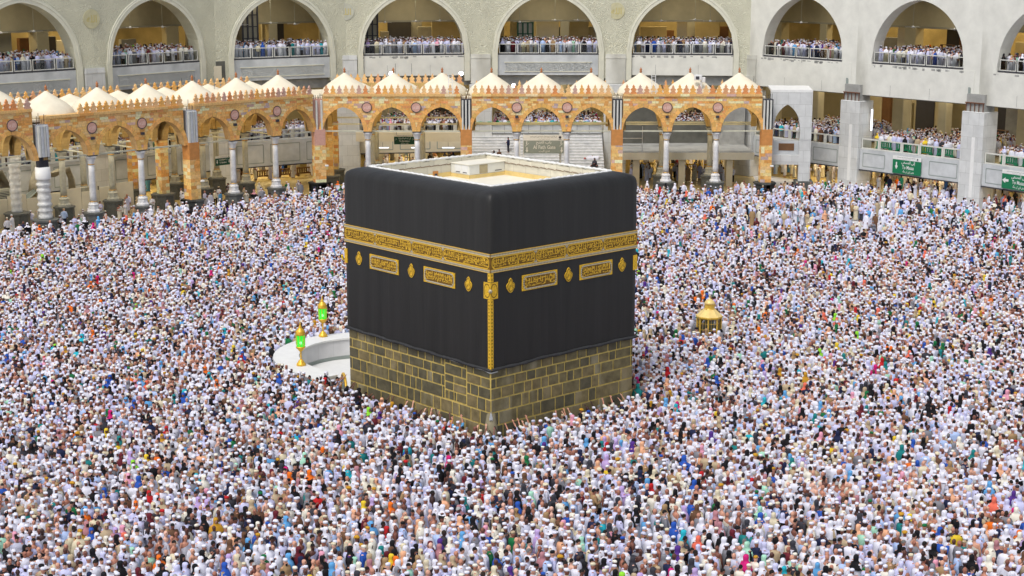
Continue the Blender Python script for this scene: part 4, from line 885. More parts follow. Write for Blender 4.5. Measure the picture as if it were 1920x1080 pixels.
# pillars under the facade joints
PIL = ['wide square marble pillar behind the leftmost arches', 'wide marble pillar behind the plastic-wrapped column', 'wide marble pillar seen through the arch beside the bend', 'wide marble pillar left of the gate stairs', 'wide marble pillar right of the gate stairs', 'square pillar at the building corner', 'tall square white marble pillar left of the green Masaa sign', 'tall square white marble pillar right of the green Masaa sign']
for i in range(1, NB):
    dx, dy, _ = bdir(i) if i < 7 else bdir(i-1); ang = math.atan2(dy, dx)
    t = empty('marble_pillar', (FP[i][0], FP[i][1], 0), ang); tag(t, PIL[i-1], 'pillar', 'marble pillars carrying the galleries')
    w_ = 1.3; y0 = -0.75 if i >= 6 else -0.45; zt = 9.7 if i >= 6 else 10.3
    q = MB(); q.box(-w_, w_, y0, y0+2.3, 0, zt, bev=0.05); q.build('shaft', M['marble'], t)
    q = MB(); q.box(-w_*0.8, w_*0.8, y0+0.3, y0+2.0, zt, 11.4); q.build('steel_core', M['grey_floor'] if i >= 7 else M['plain_white'], t)
    if i >= 7:
        q = MB()
        for k in range(5): q.tube([(-1.0+0.5*k, y0+0.2, zt-0.05),(-1.0+0.5*k, y0+0.2, zt+0.85)], 0.05, 6)
        q.box(-1.1,1.1,y0+0.12,y0+0.28,zt+0.8,zt+0.9); q.build('steel_stubs', M['rust'], t)
        q = MB(); q.box(-w_+0.1, -w_+0.3, y0+0.62, y0+0.75, zt+0.7, 12.0); q.box(-w_+0.32, -w_+0.36, y0+0.60, y0+0.75, zt+0.7, 11.9); q.build('cable_duct', M['greengrey'], t)
        q = MB(); q.box(0.05, 0.45, y0-0.03, y0, 1.2, 7.2); q.build('light_strip_cover', M['white'], t)
    else:
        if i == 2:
            q = MB(); q.box(-1.0,1.0,-0.02,0.3,10.4,13.6); q.build('niche_shade_block', M['dark_concrete'], t); q = MB(); q.box(-0.75,0.55,-0.12,-0.02,11.6,13.1,bev=0.02); q.build('junction_box', M['beige'], t); continue  # dark block flush with the wall; the slot's shade is its colour
        q = MB(); q.box(-1.15, 1.15, -0.2, 0.3, 10.4, 13.75); q.box(-1.2,1.2,-0.24,0.3,13.25,13.4); q.build('infill_block', M['plain_white'] if i in (4,5,6) else M['marble'], t)
# gilded roundels of lettering on the spandrels
for i, lab in ((1,'yellowish round inscription on the spandrel between the two leftmost arches'),(5,'yellowish round inscription on the spandrel above the gate stairs'),(3,'faint round inscription on the spandrel above the arcade bend')):
    dx, dy, _ = bdir(i); q = MB(); q.prism([(0.95*math.cos(t),0.95*math.sin(t)) for t in np.linspace(0,2*PI,33)[:-1]], -0.06, 0.25); t = q.build('round_inscription', mat('faded_gilding%d' % i, (0.50,0.47,0.30) if i != 3 else (0.46,0.46,0.38), 0.6, var=0.15, scale=2), loc=(FP[i][0],FP[i][1],18.6), rz=math.atan2(dy,dx) - (0.06 if i == 1 else 0))
    tag(t, lab, 'roundel'); q = MB(); text_into(q, shape('الله'), -0.6, 0.6, -0.5, 0.5, -0.07, bold=0.02); q.build('lettering', mat('faded_letter%d' % i, (0.50,0.43,0.18), 0.6), t)
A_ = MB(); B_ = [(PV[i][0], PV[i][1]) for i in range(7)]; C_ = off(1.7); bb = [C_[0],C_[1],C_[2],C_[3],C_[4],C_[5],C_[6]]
V = [(x,y+0.3,0.005) for x,y in B_]+[(x,y,0.005) for x,y in bb]; A_.add(V, [(k,k+1,8+k,7+k) for k in range(6)]); tag(A_.build('arcade_floor', M['yellow_floor']), kind='structure')  # thin added sheet; its yellow paints lamplight onto the floor
# ================================================================== gate stairs behind the middle arcade section
def stair_z(y): return max(0.0, min(4.6, (y-171.6)*4.6/8.6))
t = empty('gate_staircase', (3.0,171.6,0)); tag(t, 'broad flight of white marble steps behind the middle arches', 'staircase')
NSTEP = 17
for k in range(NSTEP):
    y = 8.6*k/NSTEP; z = 4.6*(k+1)/NSTEP; q = MB(); q.box(-8.2, 7.4, y, y+8.6/NSTEP+0.35, 0.0 if k == 0 else z-0.36, z, bev=0.012); so = q.build('step', M['col_marble'], t); q = MB(); q.box(-8.2,7.4,y-0.012,y+0.1,z-0.075,z-0.04); q.build('nosing_shadow', M['greengrey'], so)  # grey strip paints the shadow line under each nosing
for x in (-2.2, 2.35): q = MB(); q.box(x-0.12,x+0.12,0.0,0.24,0,6.0); q.build('stair_post', M['white'], t)
q = MB(); q.box(-8.1,7.3,8.0,8.1,4.7,5.9); q.build('parapet_panel', M['grey_marble'], t)
q = MB()
for k in range(11): q.box(-8.1+1.4*k,-8.07+1.4*k,7.98,8.0,4.7,5.8)
q.build('parapet_joints', M['dark_steel'], t)
q = MB(); q.tube([(-8.1+0.3*k,7.9+0.05*math.sin(k),5.9+0.06*math.sin(k*1.7)) for k in range(52)], 0.13, 6); q.build('green_cloth', M['green_barrier'], t, smooth=True)
# ------------------------------------------------------------------ signs
def sign(name, loc, rz, w_, h_, board, top, lines, label, arrows=(), strip=None):
    t = empty(name, loc, rz); tag(t, label, 'sign')
    q = MB(); q.box(-w_/2,w_/2,-0.04,0.04,0,h_,bev=0.01); q.build('board', M[board], t)
    if top:
        q = MB(); q.box(-w_/2,w_/2,-0.045,0.045,h_,h_+top); tp = q.build('header_strip', M['white'], t)
        q = MB(); text_into(q, shape('المملكة العربية السعودية الرئاسة العامة لشؤون المسجد الحرام'), -w_*0.34, w_*0.3, h_+top*0.42, h_+top*0.85, -0.05, keep=False); text_into(q, shape('والمسجد النبوي الشريف'), -w_*0.16, w_*0.14, h_+top*0.12, h_+top*0.36, -0.05, keep=False)
        q.prism([(w_*0.38+0.11*math.cos(a)*top*2.2, h_+top*0.55+0.11*math.sin(a)*top*2.2) for a in np.linspace(0,2*PI,13)[:-1]], -0.05, -0.04); q.box(w_*0.345,w_*0.415,-0.05,-0.04,h_+top*0.16,h_+top*0.25); q.build('header_lettering', M['dark_steel'], tp)
    q = MB()
    for s, x0, x1, z0, z1 in lines: text_into(q, s, x0*w_, x1*w_, z0*h_, z1*h_, -0.05, keep=False, res=2, bold=0.012)
    for kind, x, z, s in arrows:
        x *= w_; z *= h_
        if kind == 'down': P = [(-0.1,0.5),(-0.1,0),(-0.26,0),(0,-0.5),(0.26,0),(0.1,0),(0.1,0.5)]
        elif kind == 'left': P = [(0.5,0.16),(0,0.16),(0,0.36),(-0.5,0),(0,-0.36),(0,-0.16),(0.5,-0.16)]
        elif kind == 'man': P = [(-0.35,-0.5),(-0.3,-0.55),(0.5,0.1),(0.45,0.16)]
        q.prism([(x+a*s,z+b*s) for a,b in P], -0.05, -0.04)
        if kind == 'man': q.prism([(x+0.05*s+0.11*s*math.cos(a), z+0.55*s+0.11*s*math.sin(a)) for a in np.linspace(0,2*PI,9)[:-1]], -0.05,-0.04); q.box(x-0.05*s,x+0.12*s,-0.05,-0.04,z-0.1*s,z+0.4*s)
    q.build('lettering', M['white'], t); return t
t = sign('gate_sign', (3.55,170.6,3.45), 0, 4.55, 1.45, 'greengrey', 0.62, [(shape('باب الفتح'),-0.20,0.17,0.66,0.98),('Al Fath Gate',-0.27,0.27,0.36,0.64),(shape('فتح گيٹ'),-0.13,0.13,0.06,0.30)], 'grey Al Fath Gate sign with white Arabic and English lettering', [('man',-0.43,0.74,0.5),('down',-0.42,0.28,0.6),('man',0.40,0.74,0.5),('down',0.42,0.28,0.6)])
for x in (-2.28,2.28): q = MB(); q.box(x-0.06,x+0.06,0.05,0.17,-3.45,2.1); q.build('post', M['white'], t)
t = sign('escalator_sign', (-12.05,174.2,4.05), 0, 2.35, 0.86, 'dkgreen', 0.20, [(shape('إلى السلالم الكهربائية'),-0.30,0.30,0.60,0.92),('To Escalator',-0.26,0.26,0.33,0.56),(shape('برقی سیڑھی'),-0.18,0.18,0.06,0.26)], 'dark green To Escalator sign hanging beyond the left arches', [('man',-0.41,0.66,0.22),('man',0.40,0.66,0.22)])
for x in (-0.9,0.9): q = MB(); q.tube([(x,0,1.05),(x,0,9.0)], 0.02, 5); q.build('hanger_rod', M['dark_steel'], t)
def on_bay(i, x, y): dx, dy, ln = bdir(i); return (FP[i][0]+dx*x-dy*y, FP[i][1]+dy*x+dx*y, 0), math.atan2(dy, dx)
for i, x, lab, ar, ax in ((7,7.7,'green To Masaa sign with a down arrow on the right gallery band','down',-0.36),(8,5.75,'green To Masaa sign with a left arrow cut by the right edge of the picture','left',-0.38)):
    p, a = on_bay(i, x, -0.55); sign('direction_sign', (p[0],p[1],2.62), a, 3.6, 1.45, 'green', 0.38, [(shape('إلى المسعى'),-0.18,0.30,0.66,0.97),('To Masaa',-0.15,0.26,0.36,0.62),(shape('سعی کرنے کی جگہ'),-0.13,0.27,0.06,0.30)], lab, [(ar,ax,0.55,0.75)])
for x, y, lab, s in ((-32.6,157.6,'green sign with white arrows behind the left arcade columns',1.0),(-29.9,160.2,'smaller green sign behind the brick pier on the left',0.9)):
    t = sign('direction_sign', (x,y,3.55), R(47), 2.1*s, 0.75, 'dkgreen', 0.22, [(shape('إلى السلالم الكهربائية'),-0.28,0.28,0.58,0.92),('To Escalator',-0.25,0.25,0.28,0.5)], lab, [('down',-0.40,0.5,0.4),('down',0.40,0.5,0.4)])
    for xx in (-0.8,0.8): q = MB(); q.tube([(xx*s,0,0.97),(xx*s,0,9.2)], 0.02, 5); q.build('hanger_rod', M['dark_steel'], t)
# ------------------------------------------------------------------ lit tubes over the ground floor, left of the gate
for x, lab in ((-14.6,'lit fluorescent tube left of the To Escalator sign'),(-10.7,'lit fluorescent tube under the To Escalator sign'),(-7.2,'lit fluorescent tube right of the To Escalator sign')):
    t = empty('fluorescent_light', (x,175.2,3.55)); tag(t, lab, 'light', 'lit tubes left of the gate'); q = MB(); q.box(-0.72,0.72,-0.1,0.1,0.06,0.14); q.build('housing', M['white'], t); q = MB(); q.tube([(-0.68,0,0),(0.68,0,0)], 0.04, 8); q.build('lit_tube', M['lamp_white'], t)
    q = MB(); q.tube([(0,0,0.14),(0,0,0.6)], 0.02, 5); q.build('drop_rod', M['dark_steel'], t)
q = MB(); q.box(-6.6,5.2,-0.3,0.3,4.15,5.2); t = q.build('canopy_beam', M['beige'], loc=(-11.1,176.4,0)); tag(t, 'beige band of wall behind the To Escalator sign', 'beam')
p, a = on_bay(7, 1.9, 0.6); t = empty('vertical_light', (p[0],p[1],6.6), a); tag(t, 'thin lit white strip beside the tall pillar', 'light'); q = MB(); q.box(-0.04,0.04,-0.06,0.06,0,2.2); q.build('lit_tube', M['lamp_white'], t); q = MB(); q.box(-0.1,0.1,0.06,0.12,-0.1,2.3); q.build('housing', M['steel'], t)
# ------------------------------------------------------------------ concrete terrace behind the right arcade section
t = empty('concrete_terrace', (19.2,172.5,0)); tag(t, 'half-built grey concrete terrace with pale edge behind the right arches', 'terrace')
q = MB(); q.box(-7.4,7.2,-3.6,6.0,3.25,3.75); q.build('deck', M['grey_floor'], t); q = MB(); q.box(-7.4,7.2,-3.75,-3.6,3.0,3.78); q.build('deck_edge', M['plain_white'], t)
q = MB(); q.box(-7.4,-2.4,5.2,5.5,3.75,7.9); q.build('unfinished_wall', M['dark_concrete'], t); q = MB(); q.box(4.2,7.2,4.0,5.5,3.75,9.4); q.build('unfinished_core', M['grey_floor'], t); q = MB(); q.box(-7.4,7.2,5.55,5.8,3.75,6.3); q.build('dark_back_wall', M['dark_concrete'], t)
q = MB(); q.tube([(-7.3,-3.3,3.78),(-7.3,-3.3,5.4)], 0.04, 6); q.tube([(-5.0,-3.3,3.78),(-5.0,-3.3,6.6)], 0.04, 6); q.tube([(-7.3,-3.3,5.3),(-5.0,-3.3,5.3)], 0.04, 6); q.tube([(-7.3,-3.3,4.5),(-5.0,-3.3,4.5)], 0.04, 6); q.build('guard_rail', M['steel'], t)
for x in (-5.6,-0.6,4.6): q = MB(); q.box(x-0.35,x+0.35,-3.2,-2.5,0,3.25); q.build('terrace_column', M['beige'], t)
# ------------------------------------------------------------------ white arched bay between the arcade and the corner
t = empty('white_arch_block', (26.95,162.6,0), R(-6)); tag(t, 'white marble block with one pointed arch at the right end of the arcade', 'arch')
q = MB(); arch_wall(q, [1.75], 1.38, 2.4, 7.2, 10.9, 0.0, 4.3, 0.0, 1.4, zlow=5.9); q.box(0.0,4.3,0.02,1.42,3.3,4.3); q.box(3.1,4.28,0.03,1.38,1.6,5.95); q.box(0.02,0.45,0.03,1.38,4.28,5.95); q.build('arch_wall', M['marble'], t)
q = MB(); q.box(0.45,3.1,0.4,0.8,4.3,5.75); q.build('parapet', M['grey_marble'], t); q = MB(); q.box(1.0,2.6,0.36,0.4,4.75,5.5); q.build('parapet_panel', M['wood'], t)
q = MB(); q.box(2.75,4.65,-0.3,1.7,0,1.6,bev=0.06); q.build('pedestal', M['ped'], t); q = MB(); q.box(0,4.3,0,6,10.9,11.1); q.build('block_roof', M['white'], t)
q = MB(); q.box(0,4.3,1.42,5.6,3.5,4.2); q.build('block_floor', M['grey_floor'], t)
# ------------------------------------------------------------------ hoarding and tarpaulins under the left wing
A2 = SECS[1][2]
def wing(x, y, z=0.0): return (PV[1][0]+x*math.cos(A2)-y*math.sin(A2), PV[1][1]+x*math.sin(A2)+y*math.cos(A2), z)
hd = empty('site_hoarding', wing(0,6.7), A2); tag(hd, 'beige site hoarding of tall panels behind the left arcade columns', 'hoarding')
for k in range(12):
    x = -9.5+1.95*k; h_ = 2.55+0.22*((k*7)%3); q = MB(); q.box(x+0.015,x+1.935,0.0,0.06,0.05,h_,bev=0.01); q.build('hoarding_panel', random.choice([M['beige'],M['beige'],M['hoard2']]) if 'hoard2' in M else M['beige'], hd)
q = MB()
for k in range(13): q.box(-9.55+1.95*k,-9.45+1.95*k,0.065,0.16,0,2.9)
q.build('hoarding_posts', M['dark_steel'], hd)
def tarp(name, P, W_, label, loc, rz, m_='tarp'):
    q = MB(); n = len(P); V = []; cols = 9
    for j in range(cols):
        s = j/(cols-1)
        for k, (x, z) in enumerate(P): V.append((x+0.12*math.sin(j*2.1+k), s*W_, z*(1-0.10*math.sin(PI*s))+0.10*math.sin(j*1.3+k*2.2)*(0.3 if k in (0,n-1) else 1)))
    F = [(j*n+k, j*n+k+1, (j+1)*n+k+1, (j+1)*n+k) for j in range(cols-1) for k in range(n-1)]
    q.add(V, F); o = q.build(name, M[m_], loc=loc, rz=rz, smooth=True); tag(o, label, 'tarpaulin'); md = o.modifiers.new('t','SOLIDIFY'); md.thickness = 0.03; return o
tarp('tarpaulin', [(-1.5,0.9),(-1.2,2.5),(-0.8,3.9),(-0.15,5.1),(0.2,5.15),(0.9,3.9),(1.2,2.5),(1.45,0.9)], 2.6, 'peaked beige tarpaulin tent behind the hoarding at left', wing(0.9,8.6), A2)
tarp('tarpaulin', [(-2.2,2.4),(-2.0,3.6),(-1.6,4.5),(0.2,4.4),(1.7,4.75),(2.1,3.7),(2.2,2.3)], 1.2, 'sagging beige tarpaulin hung behind the second white column', wing(6.6,8.8), A2)
tarp('tarpaulin', [(-1.6,0.4),(-1.0,1.6),(0.2,2.6),(1.3,3.3)], 0.8, 'dark grey tarpaulin slumped on the hoarding', wing(3.6,8.4), A2, 'greengrey')
t = empty('cooling_unit', wing(0.9,8.35,2.1), A2); tag(t, 'square grey cooling unit with grille below the peaked tarpaulin', 'cooling unit'); q = MB(); q.box(-0.7,0.7,0,0.7,-2.1,1.35,bev=0.03); q.build('casing', M['beam'], t); q = MB(); q.box(-0.5,0.5,-0.02,0.02,0.2,1.1); gr = q.build('grille', M['dark_steel'], t)
q = MB()
for k in range(6): q.box(-0.5,0.5,-0.03,-0.02,0.24+0.15*k,0.30+0.15*k)
q.build('grille_slats', M['beam'], gr)
# ------------------------------------------------------------------ barriers on and around the plaza
BAR = [(30.0,146.5,R(35),4.0),(33.8,149.2,R(35),4.2),(34.5,140.5,R(30),5.0),(39.0,143.2,R(32),4.5),(43.5,146.5,R(-43),5.5)]
for k, (x, y, a, l_) in enumerate(BAR):
    t = empty('crowd_barrier', (x,y,0), a); tag(t, ['green crowd barrier behind a person in white, nearest the corner','green crowd barrier behind the first, toward the tall pillar','long low green barrier in front of the tall pillars','green barrier following the long low one to the right','green barrier across the opening under the Masaa sign'][k], 'barrier', 'green crowd barriers at right')
    n = int(l_/0.95)
    for j in range(n): q = MB(); q.box(j*l_/n+0.02,(j+1)*l_/n-0.02,-0.03,0.03,0.15,1.02,bev=0.015); q.build('barrier_panel', M['green_barrier'], t)
    for j in range(n+1): q = MB(); q.box(j*l_/n-0.035,j*l_/n+0.035,-0.05,0.05,0,1.08); q.build('post', M['white'], t)
def plastic_barrier(loc, rz, z, label, m_):
    t = empty('plastic_barrier', (loc[0],loc[1],z), rz); tag(t, label, 'barrier', 'plastic barriers in the galleries')
    q = MB(); q.box(-1.0,1.0,-0.06,0.06,0.85,1.0,bev=0.02); q.box(-1.0,1.0,-0.06,0.06,0.25,0.4,bev=0.02); q.build('rails', M[m_], t)
    for k in range(7): q = MB(); q.box(-0.95+0.29*k,-0.83+0.29*k,-0.05,0.05,0.38,0.87); q.build('slat', M[m_], t)
    for x in (-0.85,0.85): q = MB(); q.box(x-0.1,x+0.1,-0.25,0.25,0,0.26,bev=0.02); q.build('foot', M[m_], t)
pb = 0
for i, y, z, m_, wh in ((3,6.5,13.7,'green_barrier','in the upper gallery above the arcade bend'),(4,6.2,13.7,'green_barrier','in the upper gallery above the gate stairs'),(5,6.4,13.7,'green_barrier','in the upper gallery above the right arcade'),(7,0.75,4.6,'green_barrier','behind the lower railing above the Masaa sign'),(8,0.75,4.6,'green_barrier','behind the lower railing at the right edge'),(0,3.5,13.7,'green_barrier','in the leftmost upper gallery bay'),(5,1.5,0.02,'yellow_plastic','under the concrete terrace'),(2,3.0,0.02,'wood','under the left gallery near the wrapped column')):
    for k in range(4):
        p, a = on_bay(i, 3.6+2.6*k, y); pb += 1
        plastic_barrier(p, a, z, '%s %s barrier %s' % (['leftmost','second','third','rightmost'][k], {'green_barrier':'green plastic','yellow_plastic':'yellow plastic','wood':'brown slatted'}[m_], wh), m_)
# ------------------------------------------------------------------ ceiling fans in the upper gallery
def fan_meshes():
    a = lm([(0.02,0.0),(0.02,3.4)], M['beam'], 6); b = lm([(0.02,-0.12),(0.14,-0.10),(0.16,0.0),(0.10,0.08),(0.03,0.12)], M['white'], 12)
    q = MB(); q.box(0.14,0.85,-0.07,0.07,-0.02,0.0); c = q.mesh('blade', M['white']); return a, b, c
FA, FB, FC = fan_meshes(); nf = 0
FANW = ['leftmost','second','third','fourth','fifth','sixth','seventh','eighth','rightmost']
for i in range(NB):
    for k, (x, y, wh) in enumerate(((4.6,3.2,'left front'),(8.6,5.2,'middle'),(11.2,3.4,'right front'))):
        p, a = on_bay(i, x+random.uniform(-.5,.5), y); t = empty('ceiling_fan', (p[0],p[1],17.35+random.uniform(-.1,.15)), random.random()*3); tag(t, 'white ceiling fan on a long rod, %s of the %s upper arch bay' % (wh, FANW[i]), 'fan', 'ceiling fans in the upper gallery')
        link('rod', FA, t); link('motor', FB, t)
        for j in range(3): link('blade', FC, t, (0,0,0), j*2*PI/3)
# dark lift towers and boards inside the galleries
for i, x, y, z0, z1, m_, nm_, lab in ((2,6.4,5.6,13.7,20.8,'dark_steel','lift_tower','dark steel lift tower inside the third arch from the left'),(3,3.1,5.6,13.7,20.8,'dark_steel','lift_tower','dark steel lift tower at the left inside the arch above the bend'),(4,5.2,8.6,13.7,17.0,'dkgreen','dark_panel','dark panelled recess behind the arch above the gate stairs')):
    p, a = on_bay(i, x, y); t = empty(nm_, (p[0],p[1],z0), a); tag(t, lab, nm_.replace('_',' '))
    q = MB(); q.box(-1.0,1.0,0,1.6,0,z1-z0); q.build('shaft', M['ceil'] if m_ == 'dark_steel' else M['grey_floor'], t)
    for xx in (-0.9,-0.3,0.3,0.9): q = MB(); q.box(xx-0.09,xx+0.09,-0.1,0.0,0,z1-z0); q.build('upright', M[m_], t)
    q = MB()
    for zz in np.arange(0.6,z1-z0,1.3): q.box(-1.0,1.0,-0.08,0.0,zz,zz+0.1)
    q.build('crossbars', M[m_], t)
for i, x, y, z, s, lab in ((0,7.6,8.4,16.0,1.3,'wide dark notice board on the back of the leftmost gallery'),(0,5.4,8.4,16.0,0.55,'narrow dark notice board on the back of the leftmost gallery')):
    p, a = on_bay(i, x, y); t = empty('notice_board', (p[0],p[1],z), a); tag(t, lab, 'board'); q = MB(); q.box(-s,s,0,0.08,0,0.95); q.build('board', M['dkgreen'], t); q = MB(); text_into(q, shape('مكتبة المسجد الحرام'), -s*0.8, s*0.8, 0.5, 0.82, -0.01, keep=False); q.build('lettering', M['white'], t); q = MB(); q.box(-s,-s+0.08,0.08,0.5,0.0,1.1); q.box(s-0.08,s,0.08,0.5,0.0,1.1); q.build('bracket', M['dark_steel'], t)
for k, (i, x, y, z) in enumerate(((7,9.2,13.0,4.6),(7,12.2,13.5,4.6),(7,5.5,7.8,13.7),(8,3.8,12.0,4.6),(0,3.2,8.2,13.7))):
    p, a = on_bay(i, x, y); t = empty('bookshelf', (p[0],p[1],z), a); tag(t, ['brown bookshelf standing at the back of the lower right gallery, left one','brown bookshelf standing at the back of the lower right gallery, right one','brown bookshelf in the upper gallery above the Masaa sign','brown bookshelf in the lower gallery at the right edge','brown bookshelf in the leftmost upper gallery'][k], 'bookshelf', 'bookshelves in the galleries')
    for xx in (-0.8,0.76): q = MB(); q.box(xx,xx+0.05,0,0.4,0,1.8); q.build('side_panel', M['wood'], t)
    for zz in (0.1,0.55,1.0,1.45,1.78): q = MB(); q.box(-0.76,0.76,0.0,0.4,zz,zz+0.05); q.build('shelf', M['wood'], t)
    q = MB()
    for zz in (0.15,0.6,1.05):
        xx = -0.74
        while xx < 0.7: b = xx+random.uniform(0.04,0.09); q.box(xx,b-0.005,0.08,0.34,zz,zz+random.uniform(0.25,0.36),tuple(v*random.uniform(0.5,1) for v in random.choice([(0.3,0.2,0.05),(0.05,0.2,0.1),(0.3,0.05,0.04)]))); xx = b
    q.build('books', M['brick'], t)
# ------------------------------------------------------------------ lamps of the lit interiors (each with its fitting)
LIGHTSCALE = 1.0
def lamp(par, p, rz, size, power, col):
    q = MB(); q.box(-size[0]/2,size[0]/2,-size[1]/2,size[1]/2,0.03,0.10,bev=0.01); t = q.build('ceiling_light', M['white'], par, loc=p, rz=rz)
    ld = bpy.data.lights.new('lamp','AREA'); ld.shape = 'RECTANGLE'; ld.size = size[0]; ld.size_y = size[1]; ld.energy = power*LIGHTSCALE; ld.color = col
    o = bpy.data.objects.new('lamp_light', ld); COL.objects.link(o); o.parent = t
WARM, YEL, NEU = (1.0,0.82,0.54), (1.0,0.76,0.38), (1.0,0.90,0.70)
for i in range(NB):
    for y, z, pw, cl, nm_ in ((5.0,20.85,130,NEU,'upper gallery ceiling'),(14.0,20.85,430,YEL,'back of the upper gallery'),(6.5,13.2,300,NEU,'lower gallery ceiling'),(15.0,13.2,330,WARM,'back of the lower gallery'),(4.0,4.1,260,YEL,'ground floor ceiling'),(14.0,4.1,330,YEL,'back of the ground floor')):
        p, a = on_bay(i, 7.75, y); lamp(mosque, (p[0]-MX,p[1]-MY,z), a, (6.0,1.2), pw, cl)
for i in range(6):
    t, ln, ang = SECS[i]
    for k, xx in enumerate((ln*0.5-5.1, ln*0.5, ln*0.5+5.1)):
        for yy in ((3.0, 8.0) if i < 4 else (3.0,)):
            lamp(t, (xx,yy,9.9), 0.0, (1.2,0.5), 130 if i < 2 else 95, NEU if i < 2 else YEL)  # lamps of the left sections whitened and boosted to brighten the hoarding
# ================================================================== people
ARMS = {'down': [((0.245,-0.01,1.11),(0.265,0.07,0.86))]*2, 'fold': [((0.25,-0.01,1.12),(0.06,0.215,1.10))]*2, 'dua': [((0.235,0.06,1.12),(0.12,0.29,1.30))]*2,
        'phone': [((0.25,0.05,1.14),(0.13,0.30,1.36)), ((0.245,-0.01,1.11),(0.265,0.07,0.86))], 'reach': [((0.25,0.20,1.55),(0.20,0.36,1.82)), ((0.26,0.16,1.50),(0.24,0.38,1.74))], 'walk': [((0.245,-0.08,1.12),(0.27,0.02,0.87)), ((0.245,0.07,1.12),(0.25,0.26,0.96))]}
def hand(mb, wr, dr, side):
    d = Vector(dr).normalized(); w_ = Vector(wr); a = d.cross(Vector((0,1,0.3))).normalized(); b = a.cross(d).normalized()
    mb.tube([w_-d*0.01, w_+d*0.03, w_+d*0.085], [0.026,0.040,0.036], 8, flat=0.55)
    for k, ln_ in enumerate((0.062,0.074,0.068,0.052)):
        o = a*(-0.027+0.018*k); p0 = w_+d*0.08+o; p1 = p0+d*ln_*0.55; p2 = p1+d*ln_*0.42+b*0.018*(1 if side else -1)
        mb.tube([p0,p1,p2], [0.0105,0.0098,0.008], 6)
    t0 = w_+d*0.025-a*0.032*side; mb.tube([t0, t0+d*0.035-a*0.028*side, t0+d*0.07-a*0.03*side], [0.013,0.012,0.009], 6)
def raw_body(pose, sit=False, stride=0.0):
    mb = MB(); dz = -0.80 if sit else 0.0
    mb.ball((0,0.005,1.615+dz),(0.077,0.097,0.113),16,12); mb.ball((0,0.03,1.545+dz),(0.060,0.068,0.062),12,8)
    mb.ball((0,0.100,1.597+dz),(0.014,0.020,0.026),8,6); mb.ball((0,0.078,1.638+dz),(0.052,0.022,0.012),10,6); mb.ball((0,0.082,1.555+dz),(0.030,0.017,0.016),8,6)
    for s in (-1,1): mb.ball((0.079*s,-0.002,1.605+dz),(0.012,0.022,0.033),8,6)
    mb.tube([(0,-0.012,1.40+dz),(0,-0.005,1.50+dz),(0,0.005,1.56+dz)], [0.066,0.056,0.056], 12)
    V = []; F = []; rings_ = [(0.86,0.145,0.10),(0.95,0.165,0.115),(1.06,0.145,0.10),(1.18,0.160,0.112),(1.30,0.178,0.118),(1.385,0.165,0.095),(1.43,0.10,0.07),(1.46,0.06,0.055)]
    for z, rx, ry in rings_:
        for k in range(16): a = 2*PI*k/16; V.append((rx*math.cos(a), ry*math.sin(a)-0.01, z+dz))
    for i in range(len(rings_)-1):
        for k in range(16): F.append((i*16+k, i*16+(k+1)%16, (i+1)*16+(k+1)%16, (i+1)*16+k))
    F += [tuple(range(15,-1,-1)), tuple(range((len(rings_)-1)*16, len(rings_)*16))]; mb.add(V, F)
    for n_, s in enumerate((1,-1)):
        e, w_ = ARMS[pose][n_]; e = Vector((e[0]*s,e[1],e[2]+dz)); w_ = Vector((w_[0]*s,w_[1],w_[2]+dz)); sh_ = Vector((0.175*s,-0.01,1.385+dz))
        mb.ball(tuple(sh_),(0.058,0.058,0.058),10,8); mb.tube([sh_, sh_*0.5+e*0.5, e, e*0.45+w_*0.55, w_], [0.056,0.050,0.042,0.038,0.027], 10); hand(mb, w_, w_-e, s)
    for n_, s in enumerate((1,-1)):
        if sit:
            mb.tube([(0.09*s,0,0.16),(0.24*s,0.20,0.13),(0.36*s,0.34,0.12),(0.16*s,0.40,0.08),(-0.05*s,0.38,0.06)], [0.095,0.085,0.062,0.055,0.042], 10); mb.ball((-0.10*s,0.40,0.05),(0.09,0.05,0.04),10,6)
        else:
            q_ = stride*s; mb.tube([(0.09*s,0,0.92),(0.095*s,0.02+q_*0.45,0.50),(0.09*s,-0.01+q_,0.09)], [0.090,0.060,0.040], 10); mb.ball((0.092*s,0.055+q_,0.045),(0.043,0.115,0.045),10,6); mb.tube([(0.09*s,-0.01+q_,0.02),(0.09*s,-0.01+q_,0.14)],[0.04,0.04],8)
    return mb
def body_arrays(pose, sit=False, stride=0.0, target=2600):
    me = raw_body(pose, sit, stride).mesh('tmp', M['white']); o = bpy.data.objects.new('tmp', me); COL.objects.link(o)
    md = o.modifiers.new('r','REMESH'); md.mode = 'VOXEL'; md.voxel_size = 0.0125
    sm = o.modifiers.new('s','SMOOTH'); sm.factor = 0.5; sm.iterations = 2
    dc = o.modifiers.new('d','DECIMATE'); dc.ratio = 0.16
    dg = bpy.context.evaluated_depsgraph_get(); ev = o.evaluated_get(dg); m2 = bpy.data.meshes.new_from_object(ev)
    V = [tuple(v.co) for v in m2.vertices]; F = [tuple(p.vertices) for p in m2.polygons]
    bpy.data.objects.remove(o); bpy.data.meshes.remove(me); bpy.data.meshes.remove(m2); return V, F
def face_tint(V, dz=0.0):
    out = []
    for x, y, z in V:
        z -= dz; c = (1,1,1)
        if y > 0.055:
            if abs(abs(x)-0.031) < 0.013 and abs(z-1.618) < 0.010: c = (0.12,0.10,0.10)
            elif 0.010 < abs(x) < 0.052 and abs(z-1.643) < 0.008: c = (0.25,0.22,0.20)
            elif abs(x) < 0.027 and abs(z-1.553) < 0.009: c = (0.72,0.45,0.42)
        out.append(c)
    return out
